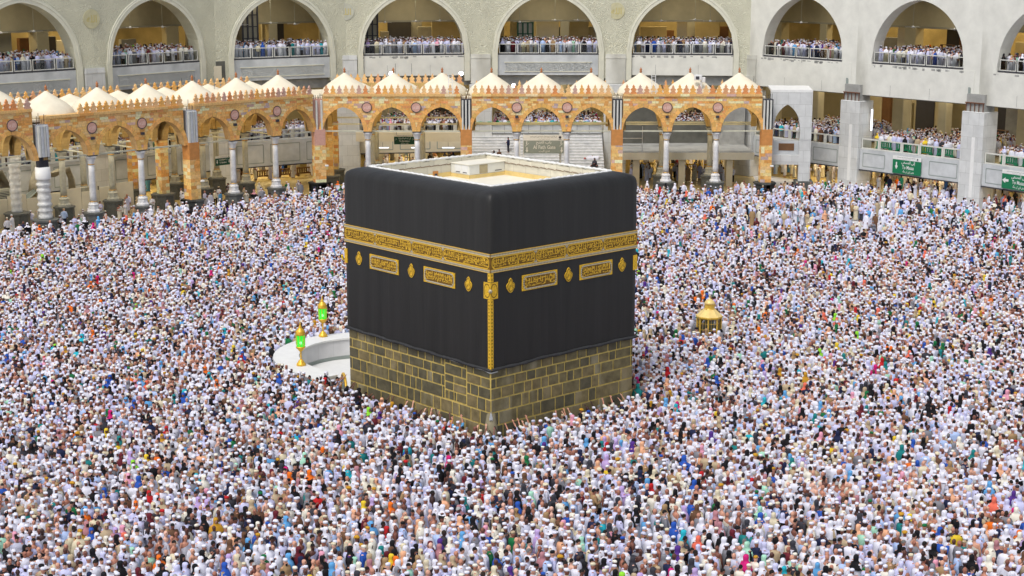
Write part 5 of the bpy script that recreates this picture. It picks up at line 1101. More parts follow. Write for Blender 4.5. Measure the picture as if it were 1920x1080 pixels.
def loft(mb, rings, seg=20, fold=0.0, nf=7, ph=0.0, gap=None):
    """rings: (z, rx, ry, cx, cy); folds grow toward the hem; gap(angle,z) drops faces"""
    V = []; F = []; n = len(rings); z_hi, z_lo = rings[0][0], rings[-1][0]
    for i, (z, rx, ry, cx, cy) in enumerate(rings):
        t = (z_hi-z)/max(1e-6, z_hi-z_lo)
        for k in range(seg):
            a = 2*PI*k/seg; f_ = 1+fold*t*(math.sin(nf*a+ph)+0.5*math.sin((nf+4)*a+2*ph+2*t)); V.append((cx+rx*f_*math.cos(a), cy+ry*f_*math.sin(a), z))
    for i in range(n-1):
        for k in range(seg):
            a = 2*PI*(k+0.5)/seg; zm = (rings[i][0]+rings[i+1][0])/2
            if gap and gap(a, zm): continue
            F.append((i*seg+k, (i+1)*seg+k, (i+1)*seg+(k+1)%seg, i*seg+(k+1)%seg))
    mb.add(V, F)
def sleeves(mb, pose, dz=0.0, r=0.080, full=1.0, only=None):
    if pose == 'reach': full = 0.12
    for n_, s in enumerate((1,-1)):
        if only is not None and s not in only: continue
        e, w_ = ARMS[pose][n_]; e = Vector((e[0]*s,e[1],e[2]+dz)); w_ = Vector((w_[0]*s,w_[1],w_[2]+dz)); sh_ = Vector((0.15*s,-0.01,1.385+dz)); en = e+(w_-e)*0.92*full
        mb.tube([sh_, sh_*0.6+e*0.4+Vector((0.012*s,0,0)), e, en*0.5+e*0.5, en], [r*1.06,r,r*0.93,r*0.92,r*0.9], 10, cap=False)
def robe(pose, hem=0.09, k=1.0, stride=0.0, ph=0.0, dz=0.0):
    mb = MB(); loft(mb, [(1.485,0.070,0.066,0,-0.005),(1.455,0.090,0.080,0,-0.01),(1.425,0.170,0.098,0,-0.01),(1.385,0.236,0.128,0,-0.01),(1.30,0.250,0.160,0,0),(1.16,0.236*k,0.168*k,0,0.005),(1.0,0.235*k,0.178*k,0,0),(0.75,0.24*k,0.185*k+stride*0.3,0,0),(0.45,0.235*k,0.185*k+stride*0.5,0,0),(hem,0.255*k,0.205*k+stride*0.7,0,0)], 20, 0.075, 6, ph)
    sleeves(mb, pose); return mb
def shirt(pose, ph=0.0):
    mb = MB(); loft(mb, [(1.475,0.072,0.068,0,-0.005),(1.425,0.165,0.096,0,-0.01),(1.385,0.226,0.124,0,-0.01),(1.30,0.236,0.152,0,0),(1.1,0.218,0.158,0,0.005),(0.82,0.222,0.165,0,0)], 18, 0.04, 5, ph); sleeves(mb, pose, full=0.9); return mb
def trousers(stride=0.0):
    mb = MB(); 
    for s in (1,-1): q_ = stride*s; mb.tube([(0.09*s,0,0.95),(0.095*s,0.02+q_*0.45,0.52),(0.09*s,-0.005+q_,0.08)], [0.115,0.088,0.082], 12, cap=False)
    loft(mb, [(0.98,0.165,0.12,0,0),(0.86,0.185,0.13,0,0),(0.78,0.17,0.12,0,0)], 16); return mb
def wrap_upper():
    mb = MB(); V = []; F = []; seg = 22; zs_ = [1.0,0.85,0.62,0.38,0.14,0.0]
    for j, t in enumerate(zs_):
        for k in range(seg):
            a = 2*PI*k/seg; x = math.cos(a); ztop = 1.44-0.115*(x+1) if x > -0.55 else 1.445; z = 0.72+(ztop-0.72)*t
            rx = 0.215-0.05*max(0,(z-1.36))/0.09; ry = 0.142-0.045*max(0,(z-1.34))/0.1; f_ = 1+0.05*math.sin(5*a+j)
            V.append((rx*f_*x, ry*f_*math.sin(a), z))
    for j in range(len(zs_)-1):
        for k in range(seg): F.append((j*seg+k,(j+1)*seg+k,(j+1)*seg+(k+1)%seg,j*seg+(k+1)%seg))
    mb.add(V, F); mb.tube([(-0.05,-0.02,1.45),(-0.16,-0.01,1.42),(-0.245,-0.01,1.28),(-0.26,0.0,1.08),(-0.25,0.06,0.92)], [0.07,0.085,0.095,0.105,0.10], 10, cap=False)
    return mb
def wrap_lower():
    mb = MB(); loft(mb, [(1.02,0.175,0.125,0,0),(0.8,0.195,0.15,0,0),(0.5,0.20,0.165,0,0),(0.2,0.21,0.175,0,0)], 18, 0.05, 5); return mb
def cap_mesh(dz=0.0):
    mb = MB(); mb.lathe([(0.086,1.652),(0.089,1.69),(0.086,1.722),(0.060,1.742),(0.02,1.748)], 16, (0,0.002,dz), sx=0.96, sy=1.17); return mb
def turban(dz=0.0):
    mb = MB(); mb.lathe([(0.085,1.640),(0.112,1.660),(0.118,1.690),(0.108,1.722),(0.085,1.745),(0.04,1.765)], 16, (0,-0.002,dz), sx=0.96, sy=1.12); mb.tube([(0.09*math.cos(a)*1.15,0.10*math.sin(a)*1.2,1.68+0.025*math.sin(a*2+1)+dz) for a in np.linspace(0,2*PI,17)], 0.022, 6, cap=False); return mb
def hair(dz=0.0):
    mb = MB(); seg = 16; V = []; F = []; R_ = 7
    for i in range(R_):
        t = (i/(R_-1))*PI*0.56
        for k in range(seg):
            a = 2*PI*k/seg; low = 1.0 if math.sin(a) < 0.35 else 0.74; tt = t*low; V.append((0.083*math.sin(tt)*math.cos(a), 0.003+0.103*math.sin(tt)*math.sin(a), 1.618+0.119*math.cos(tt)+dz))
    for i in range(R_-1):
        for k in range(seg): F.append((i*seg+k,(i+1)*seg+k,(i+1)*seg+(k+1)%seg,i*seg+(k+1)%seg))
    mb.add(V, F); return mb
def beard(dz=0.0):
    mb = MB(); mb.ball((0,0.062,1.525+dz),(0.052,0.046,0.05),10,6); mb.ball((0,0.07,1.49+dz),(0.032,0.030,0.05),8,6); return mb
def khimar(low=1.02, dz=0.0):
    mb = MB(); R_ = [(1.748,0.02,0.025,0,-0.005),(1.735,0.055,0.068,0,0),(1.70,0.088,0.108,0,0),(1.655,0.099,0.121,0,-0.002),(1.60,0.100,0.121,0,-0.004),(1.55,0.096,0.115,0,-0.004),(1.505,0.095,0.108,0,0),(1.46,0.125,0.112,0,0),(1.415,0.19,0.128,0,0),(1.36,0.256,0.162,0,0.004),(1.24,0.284,0.194,0,0.01),(1.12,0.294,0.212,0,0.012)]
    R_ = [r for r in R_ if r[0] > low]+[(low,0.302,0.222,0,0.012)]
    g_ = lambda a, z: abs(((a-PI/2+PI) % (2*PI))-PI) < 0.62 and 1.515 < z < 1.675
    loft(mb, [(z+dz,a,b,c,d) for z,a,b,c,d in R_], 22, 0.06, 5, 0.4, gap=lambda a, z: g_(a, z-dz)); return mb
def sit_robe(dz=-0.80):
    mb = MB(); loft(mb, [(1.475+dz,0.075,0.07,0,-0.005),(1.425+dz,0.155,0.092,0,-0.01),(1.385+dz,0.210,0.114,0,-0.01),(1.30+dz,0.217,0.14,0,0),(1.1+dz,0.205,0.15,0,0.005),(0.24,0.24,0.20,0,0.02),(0.19,0.36,0.34,0,0.12),(0.08,0.43,0.42,0,0.14),(0.0,0.44,0.43,0,0.14)], 20, 0.04, 6); sleeves(mb, 'fold', dz); return mb
def strap():
    mb = MB(); V = []; F = []; n = 24
    for k in range(n):
        a = 2*PI*k/n; x = math.cos(a); z = 1.20-0.235*x; rx = 0.222-0.06*max(0, z-1.33)/0.1; ry = 0.150-0.03*max(0, z-1.33)/0.1
        for d in (-0.018,0.018): V.append((rx*x, ry*math.sin(a), z+d))
    for k in range(n): a, b = 2*k, 2*((k+1)%n); F.append((a,b,b+1,a+1))
    mb.add(V, F); mb.box(0.20,0.29,-0.11,0.11,0.80,0.97,bev=0.02); return mb
def backpack():
    mb = MB(); mb.box(-0.14,0.14,-0.30,-0.125,1.0,1.40,bev=0.04); return mb
BODY = {'down': body_arrays('down'), 'fold': body_arrays('fold'), 'dua': body_arrays('dua'), 'phone': body_arrays('phone'), 'reach': body_arrays('reach'), 'walk': body_arrays('walk', stride=0.16), 'sit': body_arrays('fold', True)}
# form -> parts (name, builder, colour slot)
def P_(nm_, mb, slot): return (nm_, mb, slot)
FORMS = {}
def form(key, pose, parts, sit=False): FORMS[key] = (pose, parts, sit)
form('cap_a','down',[P_('robe',robe('down'),'c1'),P_('cap',cap_mesh(),'c2')])
form('cap_b','fold',[P_('robe',robe('fold',ph=1.3),'c1'),P_('cap',cap_mesh(),'c2'),P_('beard',beard(),'hair')])
form('cap_c','walk',[P_('shirt',shirt('walk'),'c1'),P_('trousers',trousers(0.16),'c3'),P_('cap',cap_mesh(),'c2'),P_('shoulder_bag',strap(),'c3')])
form('cap_d','dua',[P_('robe',robe('dua',ph=2.2),'c1'),P_('cap',cap_mesh(),'c2'),P_('beard',beard(),'hair')])
form('bare_a','down',[P_('robe',robe('down',ph=0.7),'c1'),P_('hair',hair(),'hair')])
form('bare_b','fold',[P_('shirt',shirt('fold'),'c1'),P_('trousers',trousers(),'c3'),P_('hair',hair(),'hair')])
form('bald_a','down',[P_('robe',robe('down',ph=2.7),'c1')])
form('bald_b','phone',[P_('robe',robe('phone',ph=1.7),'c1'),P_('beard',beard(),'hair')])
form('ihram_a','down',[P_('upper_wrap',wrap_upper(),'c1'),P_('lower_wrap',wrap_lower(),'c1')])
form('ihram_b','fold',[P_('upper_wrap',wrap_upper(),'c1'),P_('lower_wrap',wrap_lower(),'c1'),P_('hair',hair(),'hair')])
form('veil_a','down',[P_('gown',robe('down',hem=0.05,k=1.08),'c1'),P_('headscarf',khimar(1.0),'c2')])
form('veil_b','fold',[P_('gown',robe('fold',hem=0.05,k=1.1,ph=1.1),'c1'),P_('headscarf',khimar(1.18),'c2')])
form('veil_c','phone',[P_('gown',robe('phone',hem=0.05,k=1.08,ph=2.0),'c1'),P_('headscarf',khimar(1.34),'c2')])
form('veil_d','walk',[P_('gown',robe('walk',hem=0.05,k=1.1,stride=0.12),'c1'),P_('headscarf',khimar(0.9),'c2')])
form('turban','down',[P_('robe',robe('down',ph=0.2),'c1'),P_('turban',turban(),'c2'),P_('beard',beard(),'hair')])
form('pack','walk',[P_('shirt',shirt('walk'),'c1'),P_('trousers',trousers(0.16),'c3'),P_('backpack',backpack(),'c3'),P_('cap',cap_mesh(),'c2')])
form('reach_a','reach',[P_('robe',robe('reach'),'c1'),P_('cap',cap_mesh(),'c2')])
form('reach_b','reach',[P_('shirt',shirt('reach'),'c1'),P_('trousers',trousers(),'c3'),P_('hair',hair(),'hair')])
form('sit_a','fold',[P_('robe',sit_robe(),'c1'),P_('cap',cap_mesh(-0.80),'c2')],True)
form('sit_b','fold',[P_('gown',sit_robe(),'c1'),P_('headscarf',khimar(1.12,-0.80),'c2')],True)
KEYS = sorted(FORMS)
PALN = {'white':'e6e6fb','ivory':'ece7d8','pale grey':'c4c6da','pale blue':'b2c8f0','lavender white':'cfd0f4','cream':'ddd2b4','beige':'bda98a','tan':'a58761','brown':'6a4c38','grey':'85858c','charcoal':'3a3a42','black':'17161a','navy':'1f2748','blue':'2c58b4','sky blue':'63a6dc','teal':'1d7f80','turquoise':'2ab2c4','green':'1b7040','lime':'93dd3a','mint':'a8dcc2','yellow':'e6c635','mustard':'c4922b','orange':'ee7420','coral':'ee745c','red':'c02428','maroon':'66202c','magenta':'cf2378','pink':'e6a0b6','lilac':'bfa6da','purple':'553288','peach':'eeb48e','dusty rose':'b67f86'}
PAL = {k: tuple(min(0.80, x*0.90) for x in hx(v)) for k, v in PALN.items()}
def pick(d): k = list(d); return random.choices(k, [d[x] for x in k])[0]
MEN = {'white':50,'lavender white':26,'ivory':7,'pale grey':8,'pale blue':8,'cream':5,'beige':4,'tan':3,'brown':2.5,'grey':4.5,'charcoal':4,'black':3.5,'navy':4,'blue':1.5,'sky blue':2,'teal':1.2,'green':1,'mint':0.8,'peach':0.8,'maroon':0.8,'orange':0.4,'red':0.3,'yellow':0.4,'turquoise':0.5}
CAPC = {'white':74,'ivory':12,'cream':6,'pale grey':3,'beige':2,'charcoal':2,'black':2,'mustard':0.8,'green':0.4,'blue':0.4,'red':0.3}
VEIL = {'white':36,'lavender white':14,'ivory':6,'black':20,'charcoal':4,'cream':3,'beige':3,'tan':2,'pink':1.8,'peach':1.6,'dusty rose':1.6,'lilac':1.8,'purple':1.0,'maroon':1.2,'red':0.7,'coral':0.9,'orange':0.9,'mustard':1.0,'yellow':0.8,'lime':0.35,'mint':1.2,'green':1.1,'teal':1.2,'turquoise':0.9,'sky blue':2,'blue':2,'navy':2.5,'grey':3,'brown':2,'magenta':1.0}
SKIN = [hx(c) for c in ('dcae9a','cb9880','b7806a','9a6552','774b3e','57362e','3c2723')]
SKW = [10,18,22,18,12,9,6]
def dress(key):
    if key.startswith('veil') or key == 'sit_b':
        c2 = pick(VEIL); r_ = random.random(); c1 = c2 if r_ < 0.5 else (pick({'white':4,'black':5,'cream':2,'navy':1,'beige':1,'grey':1}) if r_ < 0.85 else pick(VEIL)); return c1, c2, 'black'
    if key.startswith('ihram'): return pick({'white':8,'lavender white':3,'ivory':2}), 'white', 'white'
    c1 = pick(MEN); c2 = pick(CAPC if key != 'turban' else {'white':6,'cream':3,'pale grey':2,'black':1,'mustard':1}); return c1, c2, pick({'black':3,'charcoal':3,'navy':2,'white':3,'brown':1,'grey':2})
STAND = {'cap_a':18,'cap_b':8,'cap_c':7,'cap_d':7,'bare_a':6,'bare_b':8,'bald_a':12,'bald_b':8,'ihram_a':5,'ihram_b':3.5,'veil_a':7,'veil_b':7,'veil_c':4,'veil_d':3,'turban':3,'pack':3}
# ---- shaders: one family reads the colour carried by the thing itself, the other the colour carried by each figure of the crowd
def figure_mat(name, source, attr=None, rough=0.8, skin=False):
    m, n, b = new_mat(name); L = n.links.new; b.inputs['Roughness'].default_value = rough; b.inputs['Specular IOR Level'].default_value = 0.25 if not skin else 0.35
    if source == 'object': nd = n.nodes.new('ShaderNodeObjectInfo'); out = nd.outputs['Color']
    else: nd = n.nodes.new('ShaderNodeAttribute'); nd.attribute_type = 'INSTANCER'; nd.attribute_name = attr; out = nd.outputs['Color']
    if skin:
        at = n.nodes.new('ShaderNodeAttribute'); at.attribute_name = 'tint'; mx = n.nodes.new('ShaderNodeMixRGB'); mx.blend_type = 'MULTIPLY'; mx.inputs[0].default_value = 1.0; L(out, mx.inputs[1]); L(at.outputs['Color'], mx.inputs[2]); out = mx.outputs[0]
    else:
        tc = n.nodes.new('ShaderNodeTexCoord'); nz = n.nodes.new('ShaderNodeTexNoise'); nz.inputs['Scale'].default_value = 7; nz.inputs['Detail'].default_value = 3; L(tc.outputs['Object'], nz.inputs['Vector'])
        bp = n.nodes.new('ShaderNodeBump'); bp.inputs['Strength'].default_value = 0.55; bp.inputs['Distance'].default_value = 0.04; L(nz.outputs[0], bp.inputs['Height']); L(bp.outputs[0], b.inputs['Normal'])
    L(out, b.inputs['Base Color']); return m
MO = {'skin': figure_mat('figure_skin','object',skin=True,rough=0.55), 'cloth': figure_mat('figure_cloth','object')}
MI = [figure_mat('crowd_skin','inst','pskin',0.55,True), figure_mat('crowd_cloth','inst','pc1'), figure_mat('crowd_headwear','inst','pc2'), figure_mat('crowd_trousers','inst','pc3'), figure_mat('crowd_hair','inst','phair')]
SLOT = {'skin':0,'c1':1,'c2':2,'c3':3,'hair':4}
def add_tint(me, cols):
    at = me.color_attributes.new('tint','FLOAT_COLOR','POINT'); at.data.foreach_set('color', [x for c in cols for x in (*c,1.0)])
PROTO = bpy.data.collections.new('figure_forms'); PART = {}; BODYM = {}
for k, (V, F) in BODY.items():
    mb = MB(); mb.add(V, F); me = mb.mesh('body', MO['skin'], True); add_tint(me, face_tint(V, -0.80 if k == 'sit' else 0)); BODYM[k] = me
for i_k, key in enumerate(KEYS):
    pose, parts, sit = FORMS[key]; bk = 'sit' if sit else pose; V, F = BODY[bk]; mb = MB(); mb.add(V, F, None, 0); cols = list(face_tint(V, -0.80 if sit else 0))
    for nm_, p, slot in parts:
        PART[(key, nm_)] = p.mesh(nm_, MO['cloth'], True); mb.add(p.v, p.f, None, SLOT[slot]); cols += [(1,1,1)]*len(p.v)
    me = mb.mesh('figure_%02d' % i_k, MI, True); add_tint(me, cols); PROTO.objects.link(bpy.data.objects.new('figure_%02d' % i_k, me))
# ---- where everybody stands
CP, SP_ = math.cos(0.2094), math.sin(0.2094)
def pix(x, y, z):
    z -= 24.59; d = y*CP - z*SP_; return 960+2918.5*x/d, 540-2918.5*(y*SP_+z*CP)/d, d
def sdist(x, y, P):
    best = (1e9, 0)
    for (ax, ay), (bx, by) in zip(P, P[1:]):
        dx, dy = bx-ax, by-ay; l2 = dx*dx+dy*dy; t = max(0, min(1, ((x-ax)*dx+(y-ay)*dy)/l2)); px, py = ax+dx*t, ay+dy*t; d = math.hypot(x-px, y-py)
        if d < best[0]: best = (d, 1 if (dx*(y-ay)-dy*(x-ax)) > 0 else -1)
    return best[0]*best[1]
CKX, CKY = -1.23, 82.2; ca_, sa_ = math.cos(KA), math.sin(KA)
def klocal(x, y): dx, dy = x-KX, y-KY; return dx*ca_+dy*sa_, -dx*sa_+dy*ca_
def hlocal(x, y): dx, dy = x-HMx, y-HMy; return dx*ux+dy*uy, dx*vx+dy*vy
PEDS = []
for i in range(6):
    t, ln, ang = SECS[i]
    for yy in (0.4,5.4,10.4):
        for k in range(4): PEDS.append((PV[i][0]+ln/3*k*math.cos(ang)-yy*math.sin(ang), PV[i][1]+ln/3*k*math.sin(ang)+yy*math.cos(ang), 1.75 if k in (0,3) else 1.5))
for i in range(1, NB): PEDS.append((FP[i][0], FP[i][1], 2.0))
PEDS.append((30.6,162.4,1.5))
CLEAR = [(24.0,138.2,3.2),(27.8,140.5,3.0),(31.5,138.6,2.8),(21.5,141.8,2.0),(30.5,134.0,2.2),(-26.0,141.5,1.6),(34.0,143.5,3.2),(-36.5,133.5,1.2),(37.5,147.5,2.5),(41.0,150.5,2.5),(26.0,133.0,1.3)]
BARS = []
for x, y, a, l_ in BAR:
    for k in range(int(l_/0.4)+1): BARS.append((x+0.4*k*math.cos(a), y+0.4*k*math.sin(a)))
CELL = 0.7; GRID = {}
def near_ok(x, y, r_):
    cx, cy = int(x//CELL), int(y//CELL); m_ = int(r_//CELL)+1
    for i in range(cx-m_, cx+m_+1):
        for j in range(cy-m_, cy+m_+1):
            for (a, b) in GRID.get((i,j), ()):
                if (a-x)**2+(b-y)**2 < r_*r_: return False
    return True
PTS = []      # x, y, z, heading, key
def heading(x, y, spread):
    tx, ty = -(y-CKY), (x-CKX); a = math.atan2(ty, tx)-PI/2; return a+random.gauss(0, spread)
def to_shrine(x, y): return math.atan2(CKY-y, CKX-x)-PI/2
rr = random.Random(11); GCELL = {}
for it in range(330000):
    y = 46+116*math.sqrt(rr.random())*1.0 if rr.random() < 0.7 else 46+116*rr.random(); hwid = 0.345*y+7; x = rr.uniform(-hwid, hwid)
    px, py, d = pix(x, y, 1.6)
    if px < -170 or px > 2090 or py > 1190: continue
    if not near_ok(x, y, 0.29): continue
    kx, ky = klocal(x, y)
    if -0.62 < kx < KW+0.6 and -0.62 < ky < KD+0.6: continue
    hu, hv = hlocal(x, y)
    if hu > -0.5 and abs(hv) < 6.0 and (hu < 4.6 or ((hu-4.6)/6.5)**2+(hv/6.0)**2 < 1):
        if not (hu < 2.2 and (hv < -4.4)): continue
        if hu < 2.0 and abs(hu-1.15) < 1.2 and hv > -5.2: continue
    if (x-12.62)**2+(y-96.6)**2 < 1.5**2: continue
    df = sdist(x, y, FP) if y > 112 else -99
    if df > -0.8 and y > 120 and x < 27: continue
    if df > 1.0 and y > 120: continue
    da = sdist(x, y, PV) if (x < 27.5 and y > 112) else -99
    # distance to the shrine's walls
    ex = max(-kx, 0, kx-KW); ey = max(-ky, 0, ky-KD); dk = math.hypot(ex, ey); sit = False
    if da > -0.2:
        r_ = 1.25
        if da > 6.8 and x < -28: continue
        if 168.5 > y and da > 10.5: continue
        if y > 171.2 and -5.5 < x < 10.6: continue
        if rr.random() < 0.35: continue
        sit = rr.random() < 0.35
    else:
        far = min(1, max(0, (y-112)/34)); side = (0.56 if x > 8 else 0.47) if y > 112 else 0.40; r_ = (0.33+0.025*min(1, dk/8))*(0.94+0.16*(0.5+0.5*math.sin(x*0.42+1.3*math.sin(y*0.23))*math.sin(y*0.37+1.1*math.sin(x*0.19)))); r_ = r_*(1-far)+side*far
        if far > 0.5 and x > 18: r_ += 0.10
        edge = min(-df if df < 0 else 99, -da if da < 0 else 99)
        if edge < 7: r_ += (0.34 if x < 27 else 0.42)*(1-edge/7); sit = rr.random() < (0.85 if edge < 3.2 else 0.5)*(1-edge/9)
        skip = False
        for cx, cy, cr in CLEAR:
            if (x-cx)**2+(y-cy)**2 < cr*cr and rr.random() < 0.985: skip = True
        if skip: continue
    if y > 115:
        if any((x-a)**2+(y-b)**2 < c*c for a, b, c in PEDS): continue
        if any((x-a)**2+(y-b)**2 < 0.42**2 for a, b in BARS): continue
    if not near_ok(x, y, r_*rr.uniform(0.92,1.12)): continue
    GRID.setdefault((int(x//CELL), int(y//CELL)), []).append((x, y))
    key = pick(STAND); grp = GCELL.setdefault((int((x+0.4*y)//2.2), int((y-0.3*x)//1.7)), rr.random())
    if grp < 0.05: key = rr.choice(['veil_a','veil_b','veil_d','veil_a'])
    elif grp < 0.08: key = rr.choice(['ihram_a','ihram_b','ihram_a'])
    if sit: key = rr.choice(['sit_a','sit_a','sit_b'])
    dc = math.hypot(x-CKX, y-CKY)
    if dk < 1.1 and rr.random() < 0.42: key = rr.choice(['reach_a','reach_a','reach_b','reach_a']); h = to_shrine(x, y)+random.gauss(0,0.35)
    elif dk < 2.4: h = to_shrine(x, y)+random.gauss(0,0.8) if rr.random() < 0.5 else heading(x, y, 0.6)
    elif dc > 56: h = to_shrine(x, y)+random.gauss(0,0.9) if rr.random() < 0.6 else rr.uniform(0,2*PI)
    else: h = heading(x, y, 0.42)
    PTS.append((x, y, 0.0 if da < -0.2 else 0.0, h, key))
# galleries
def gallery(i, x0, x1, y0, y1, z, r_, face=0.65, thin=0.0):
    dx, dy, ln = bdir(i); tries = int((x1-x0)*(y1-y0)/(r_*r_)*6); loc = []
    for _ in range(tries):
        x, y = rr.uniform(x0,x1), y0+(y1-y0)*rr.random()**1.5
        if thin and rr.random() < thin*(y-y0)/(y1-y0): continue
        if any((x-a)**2+(y-b)**2 < (r_*rr.uniform(0.9,1.1))**2 for a, b in loc): continue
        loc.append((x, y)); wx, wy = FP[i][0]+dx*x-dy*y, FP[i][1]+dy*x+dx*y
        h = to_shrine(wx, wy)+random.gauss(0,0.5) if rr.random() < face else rr.uniform(0,2*PI)
        PTS.append((wx, wy, z, h, pick(STAND)))
for i in range(NB):
    gallery(i, 2.2, 13.4, 0.62, 7.5, 13.70, 0.48, 0.35, thin=0.55)
    if i >= 6: gallery(i, 1.6, 13.9, 1.35, 12.0, 4.60, 0.44, 0.75, thin=0.25)
    else: gallery(i, 1.6, 13.9, 0.6, 11.0 if i > 2 else 6.0, 4.60, 0.52, 0.7)
    gallery(i, 1.8, 13.7, 2.0, 16.0, 0.014, 1.5 if i < 6 else 1.1, 0.2, thin=0.3)
gallery(5, 2.0, 13.5, -6.5, -1.5, 0.0, 1.0, 0.5)
# ---- the nearest people are things of their own
def head_in(p): a, b, d = pix(p[0], p[1], 1.62); return 4 < a < 1916 and b < 1072
cand = sorted((p for p in PTS if p[2] == 0.0 and p[1] < 75 and head_in(p)), key=lambda p: pix(p[0],p[1],1.6)[2])[:292]
near_set = set(map(id, cand)); REST = [p for p in PTS if id(p) not in near_set]
HAIRC = [(0.012,0.010,0.009)]*6+[(0.03,0.02,0.013),(0.16,0.155,0.15),(0.35,0.35,0.35)]
def make_person(x, y, z, h, key, c1, c2, c3, skin, hairc, scale):
    pose, parts, sit = FORMS[key]; t = empty('person', (x,y,z), h); t.scale = (scale,)*3
    o = link('body', BODYM['sit' if sit else pose], t); o.color = (*skin,1)
    for nm_, p, slot in parts:
        q = link(nm_, PART[(key,nm_)], t); q.color = (*({'c1':PAL[c1],'c2':PAL[c2],'c3':PAL[c3],'hair':hairc}[slot]),1)
    return t
def look(key, c1, c2, c3):
    if key.startswith('veil') or key == 'sit_b': return '%s headscarf and %s gown' % (c2, c1) if c1 != c2 else 'all-%s headscarf and gown' % c1
    if key.startswith('ihram'): return '%s wrap, bare shoulder' % c1 + (', dark hair' if key[-1] == 'b' else '')
    g_ = {'cap_c':'shirt with shoulder bag','pack':'shirt with backpack','bare_b':'shirt','reach_b':'shirt'}.get(key,'robe')
    hd_ = {'cap':'%s cap' % c2,'pac':'%s cap' % c2,'rea':'%s cap' % c2,'sit':'%s cap' % c2,'tur':'%s turban' % c2,'bar':'dark hair','bal':'shaven head'}[key[:3]]
    return '%s %s, %s' % (c1, g_, hd_)
def nth(n): return '%d%s' % (n, 'th' if 10 <= n % 100 <= 20 else {1:'st',2:'nd',3:'rd'}.get(n % 10,'th'))
cand = [(p, pix(p[0],p[1],1.6)) for p in cand]; cand.sort(key=lambda c: -c[1][1]); rowsz = 58; ROWN = ['bottom row','second row','third row','fourth row','fifth row','sixth row']
seen = {}; people = []
for r_ in range(0, len(cand), rowsz):
    row = sorted(cand[r_:r_+rowsz], key=lambda c: c[1][0])
    for j, (p, _) in enumerate(row):
        c1, c2, c3 = dress(p[4]); sk = random.choices(SKIN, SKW)[0]; t = make_person(*p[:4], p[4], c1, c2, c3, sk, random.choice(HAIRC), random.uniform(0.93,1.06)); lk = look(p[4], c1, c2, c3); seen[lk] = seen.get(lk,0)+1; people.append((t, lk, j+1, ROWN[r_//rowsz]))
for t, lk, j, rn in people:
    tag(t, ('person in %s, near the bottom edge' % lk) if seen[lk] == 1 else 'person in %s, %s from left, %s' % (lk, nth(j), rn), 'person', 'people along the bottom edge of the crowd')
for x, y, key, cc, lab, h, rx in ((-0.42,176.7,'bare_b',('navy','white','charcoal'),'person in navy top and dark trousers stooping on the white gate stairs',PI*0.6,0),(-2.05,175.6,'sit_b',('black','black','black'),'person in black veil sitting at the left of the white gate stairs',PI*0.8,0),(-1.45,175.8,'sit_a',('brown','charcoal','black'),'person in brown sitting beside the black-veiled one on the gate stairs',PI*1.1,0),(3.7,172.6,'sit_b',('black','black','black'),'person in black veil sitting below the Al Fath Gate sign',PI,0),(9.3,174.3,'sit_b',('black','charcoal','black'),'person in black veil sitting alone at the right of the gate stairs',PI*0.9,0),(9.9,175.4,'cap_a',('white','red','black'),'person in white lying on a step of the gate stairs',PI/2,PI/2),(9.9,172.1,'sit_a',('peach','charcoal','black'),'person in peach sitting low at the right end of the gate stairs',PI,0)):
    z = stair_z(y)+0.12
    if rx: t = make_person(x, y+0.1, z+0.16, 0, key, *cc, SKIN[3], HAIRC[0], 1.0); t.rotation_euler = (0, -PI/2, 0)
    else: t = make_person(x, y, z, h, key, *cc, SKIN[3], HAIRC[0], 1.0)
    tag(t, lab, 'person')
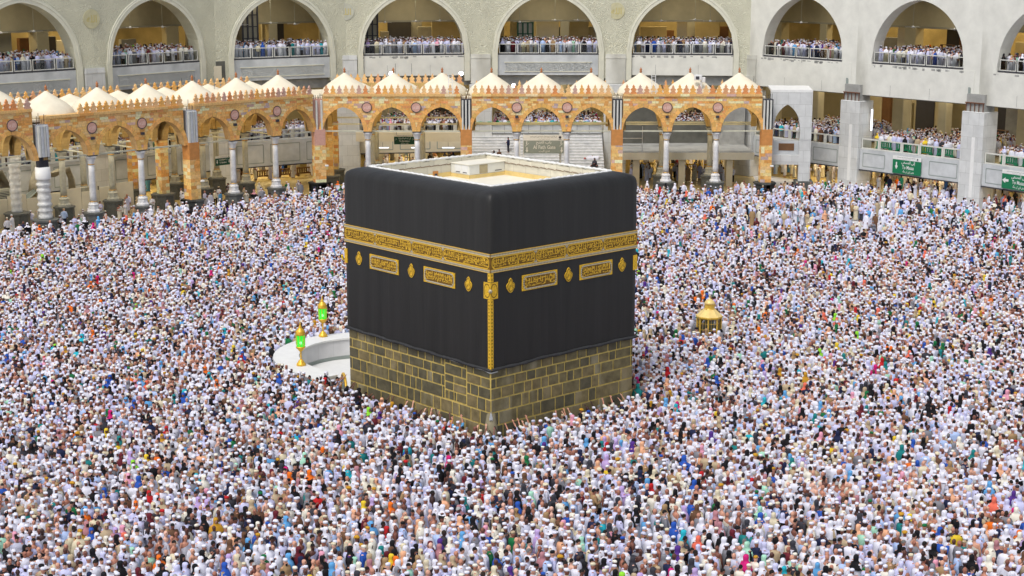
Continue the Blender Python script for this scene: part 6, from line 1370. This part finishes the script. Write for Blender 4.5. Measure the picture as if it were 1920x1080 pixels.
# ---- everybody else: one crowd
n = len(REST); me = bpy.data.meshes.new('crowd'); me.from_pydata([(p[0],p[1],p[2]) for p in REST], [], [])
def fattr(nm_, vals, typ='FLOAT'):
    a = me.attributes.new(nm_, typ, 'POINT'); a.data.foreach_set('color' if typ == 'FLOAT_COLOR' else 'value', vals)
kid = {k: i for i, k in enumerate(KEYS)}
fattr('p_rot', [p[3] for p in REST]); fattr('p_scl', [random.uniform(0.92,1.06) for _ in REST]); fattr('p_idx', [kid[p[4]] for p in REST], 'INT')
a1 = []; a2 = []; a3 = []; a4 = []; a5 = []
for p in REST:
    c1, c2, c3 = dress(p[4]); k_ = random.uniform(0.9,1.04)
    a1 += [*(x*k_ for x in PAL[c1]),1]; a2 += [*PAL[c2],1]; a3 += [*PAL[c3],1]; a4 += [*random.choices(SKIN, SKW)[0],1]; a5 += [*random.choice(HAIRC),1]
fattr('pc1',a1,'FLOAT_COLOR'); fattr('pc2',a2,'FLOAT_COLOR'); fattr('pc3',a3,'FLOAT_COLOR'); fattr('pskin',a4,'FLOAT_COLOR'); fattr('phair',a5,'FLOAT_COLOR')
crowd = link('crowd', me); tag(crowd, 'dense crowd of people in mostly white clothes filling the plaza and galleries', 'crowd', kind='stuff')
ng = bpy.data.node_groups.new('crowd_nodes','GeometryNodeTree'); ng.interface.new_socket('Geometry', in_out='INPUT', socket_type='NodeSocketGeometry'); ng.interface.new_socket('Geometry', in_out='OUTPUT', socket_type='NodeSocketGeometry')
N_ = ng.nodes.new; gi, go = N_('NodeGroupInput'), N_('NodeGroupOutput'); iop = N_('GeometryNodeInstanceOnPoints'); ci = N_('GeometryNodeCollectionInfo'); ci.inputs['Collection'].default_value = PROTO; ci.inputs['Separate Children'].default_value = True; ci.inputs['Reset Children'].default_value = True
def named(nm_, typ): a = N_('GeometryNodeInputNamedAttribute'); a.data_type = typ; a.inputs['Name'].default_value = nm_; return a.outputs['Attribute']
cx_ = N_('ShaderNodeCombineXYZ'); ng.links.new(named('p_rot','FLOAT'), cx_.inputs['Z']); LK = ng.links.new
er = N_('FunctionNodeEulerToRotation'); LK(cx_.outputs[0], er.inputs[0])
LK(gi.outputs[0], iop.inputs['Points']); LK(ci.outputs[0], iop.inputs['Instance']); iop.inputs['Pick Instance'].default_value = True; LK(named('p_idx','INT'), iop.inputs['Instance Index']); LK(er.outputs[0], iop.inputs['Rotation']); LK(named('p_scl','FLOAT'), iop.inputs['Scale']); LK(iop.outputs[0], go.inputs[0])
crowd.modifiers.new('crowd','NODES').node_group = ng
print('CROWD', n, 'NEAR', len(people), 'OBJ', len(bpy.data.objects))
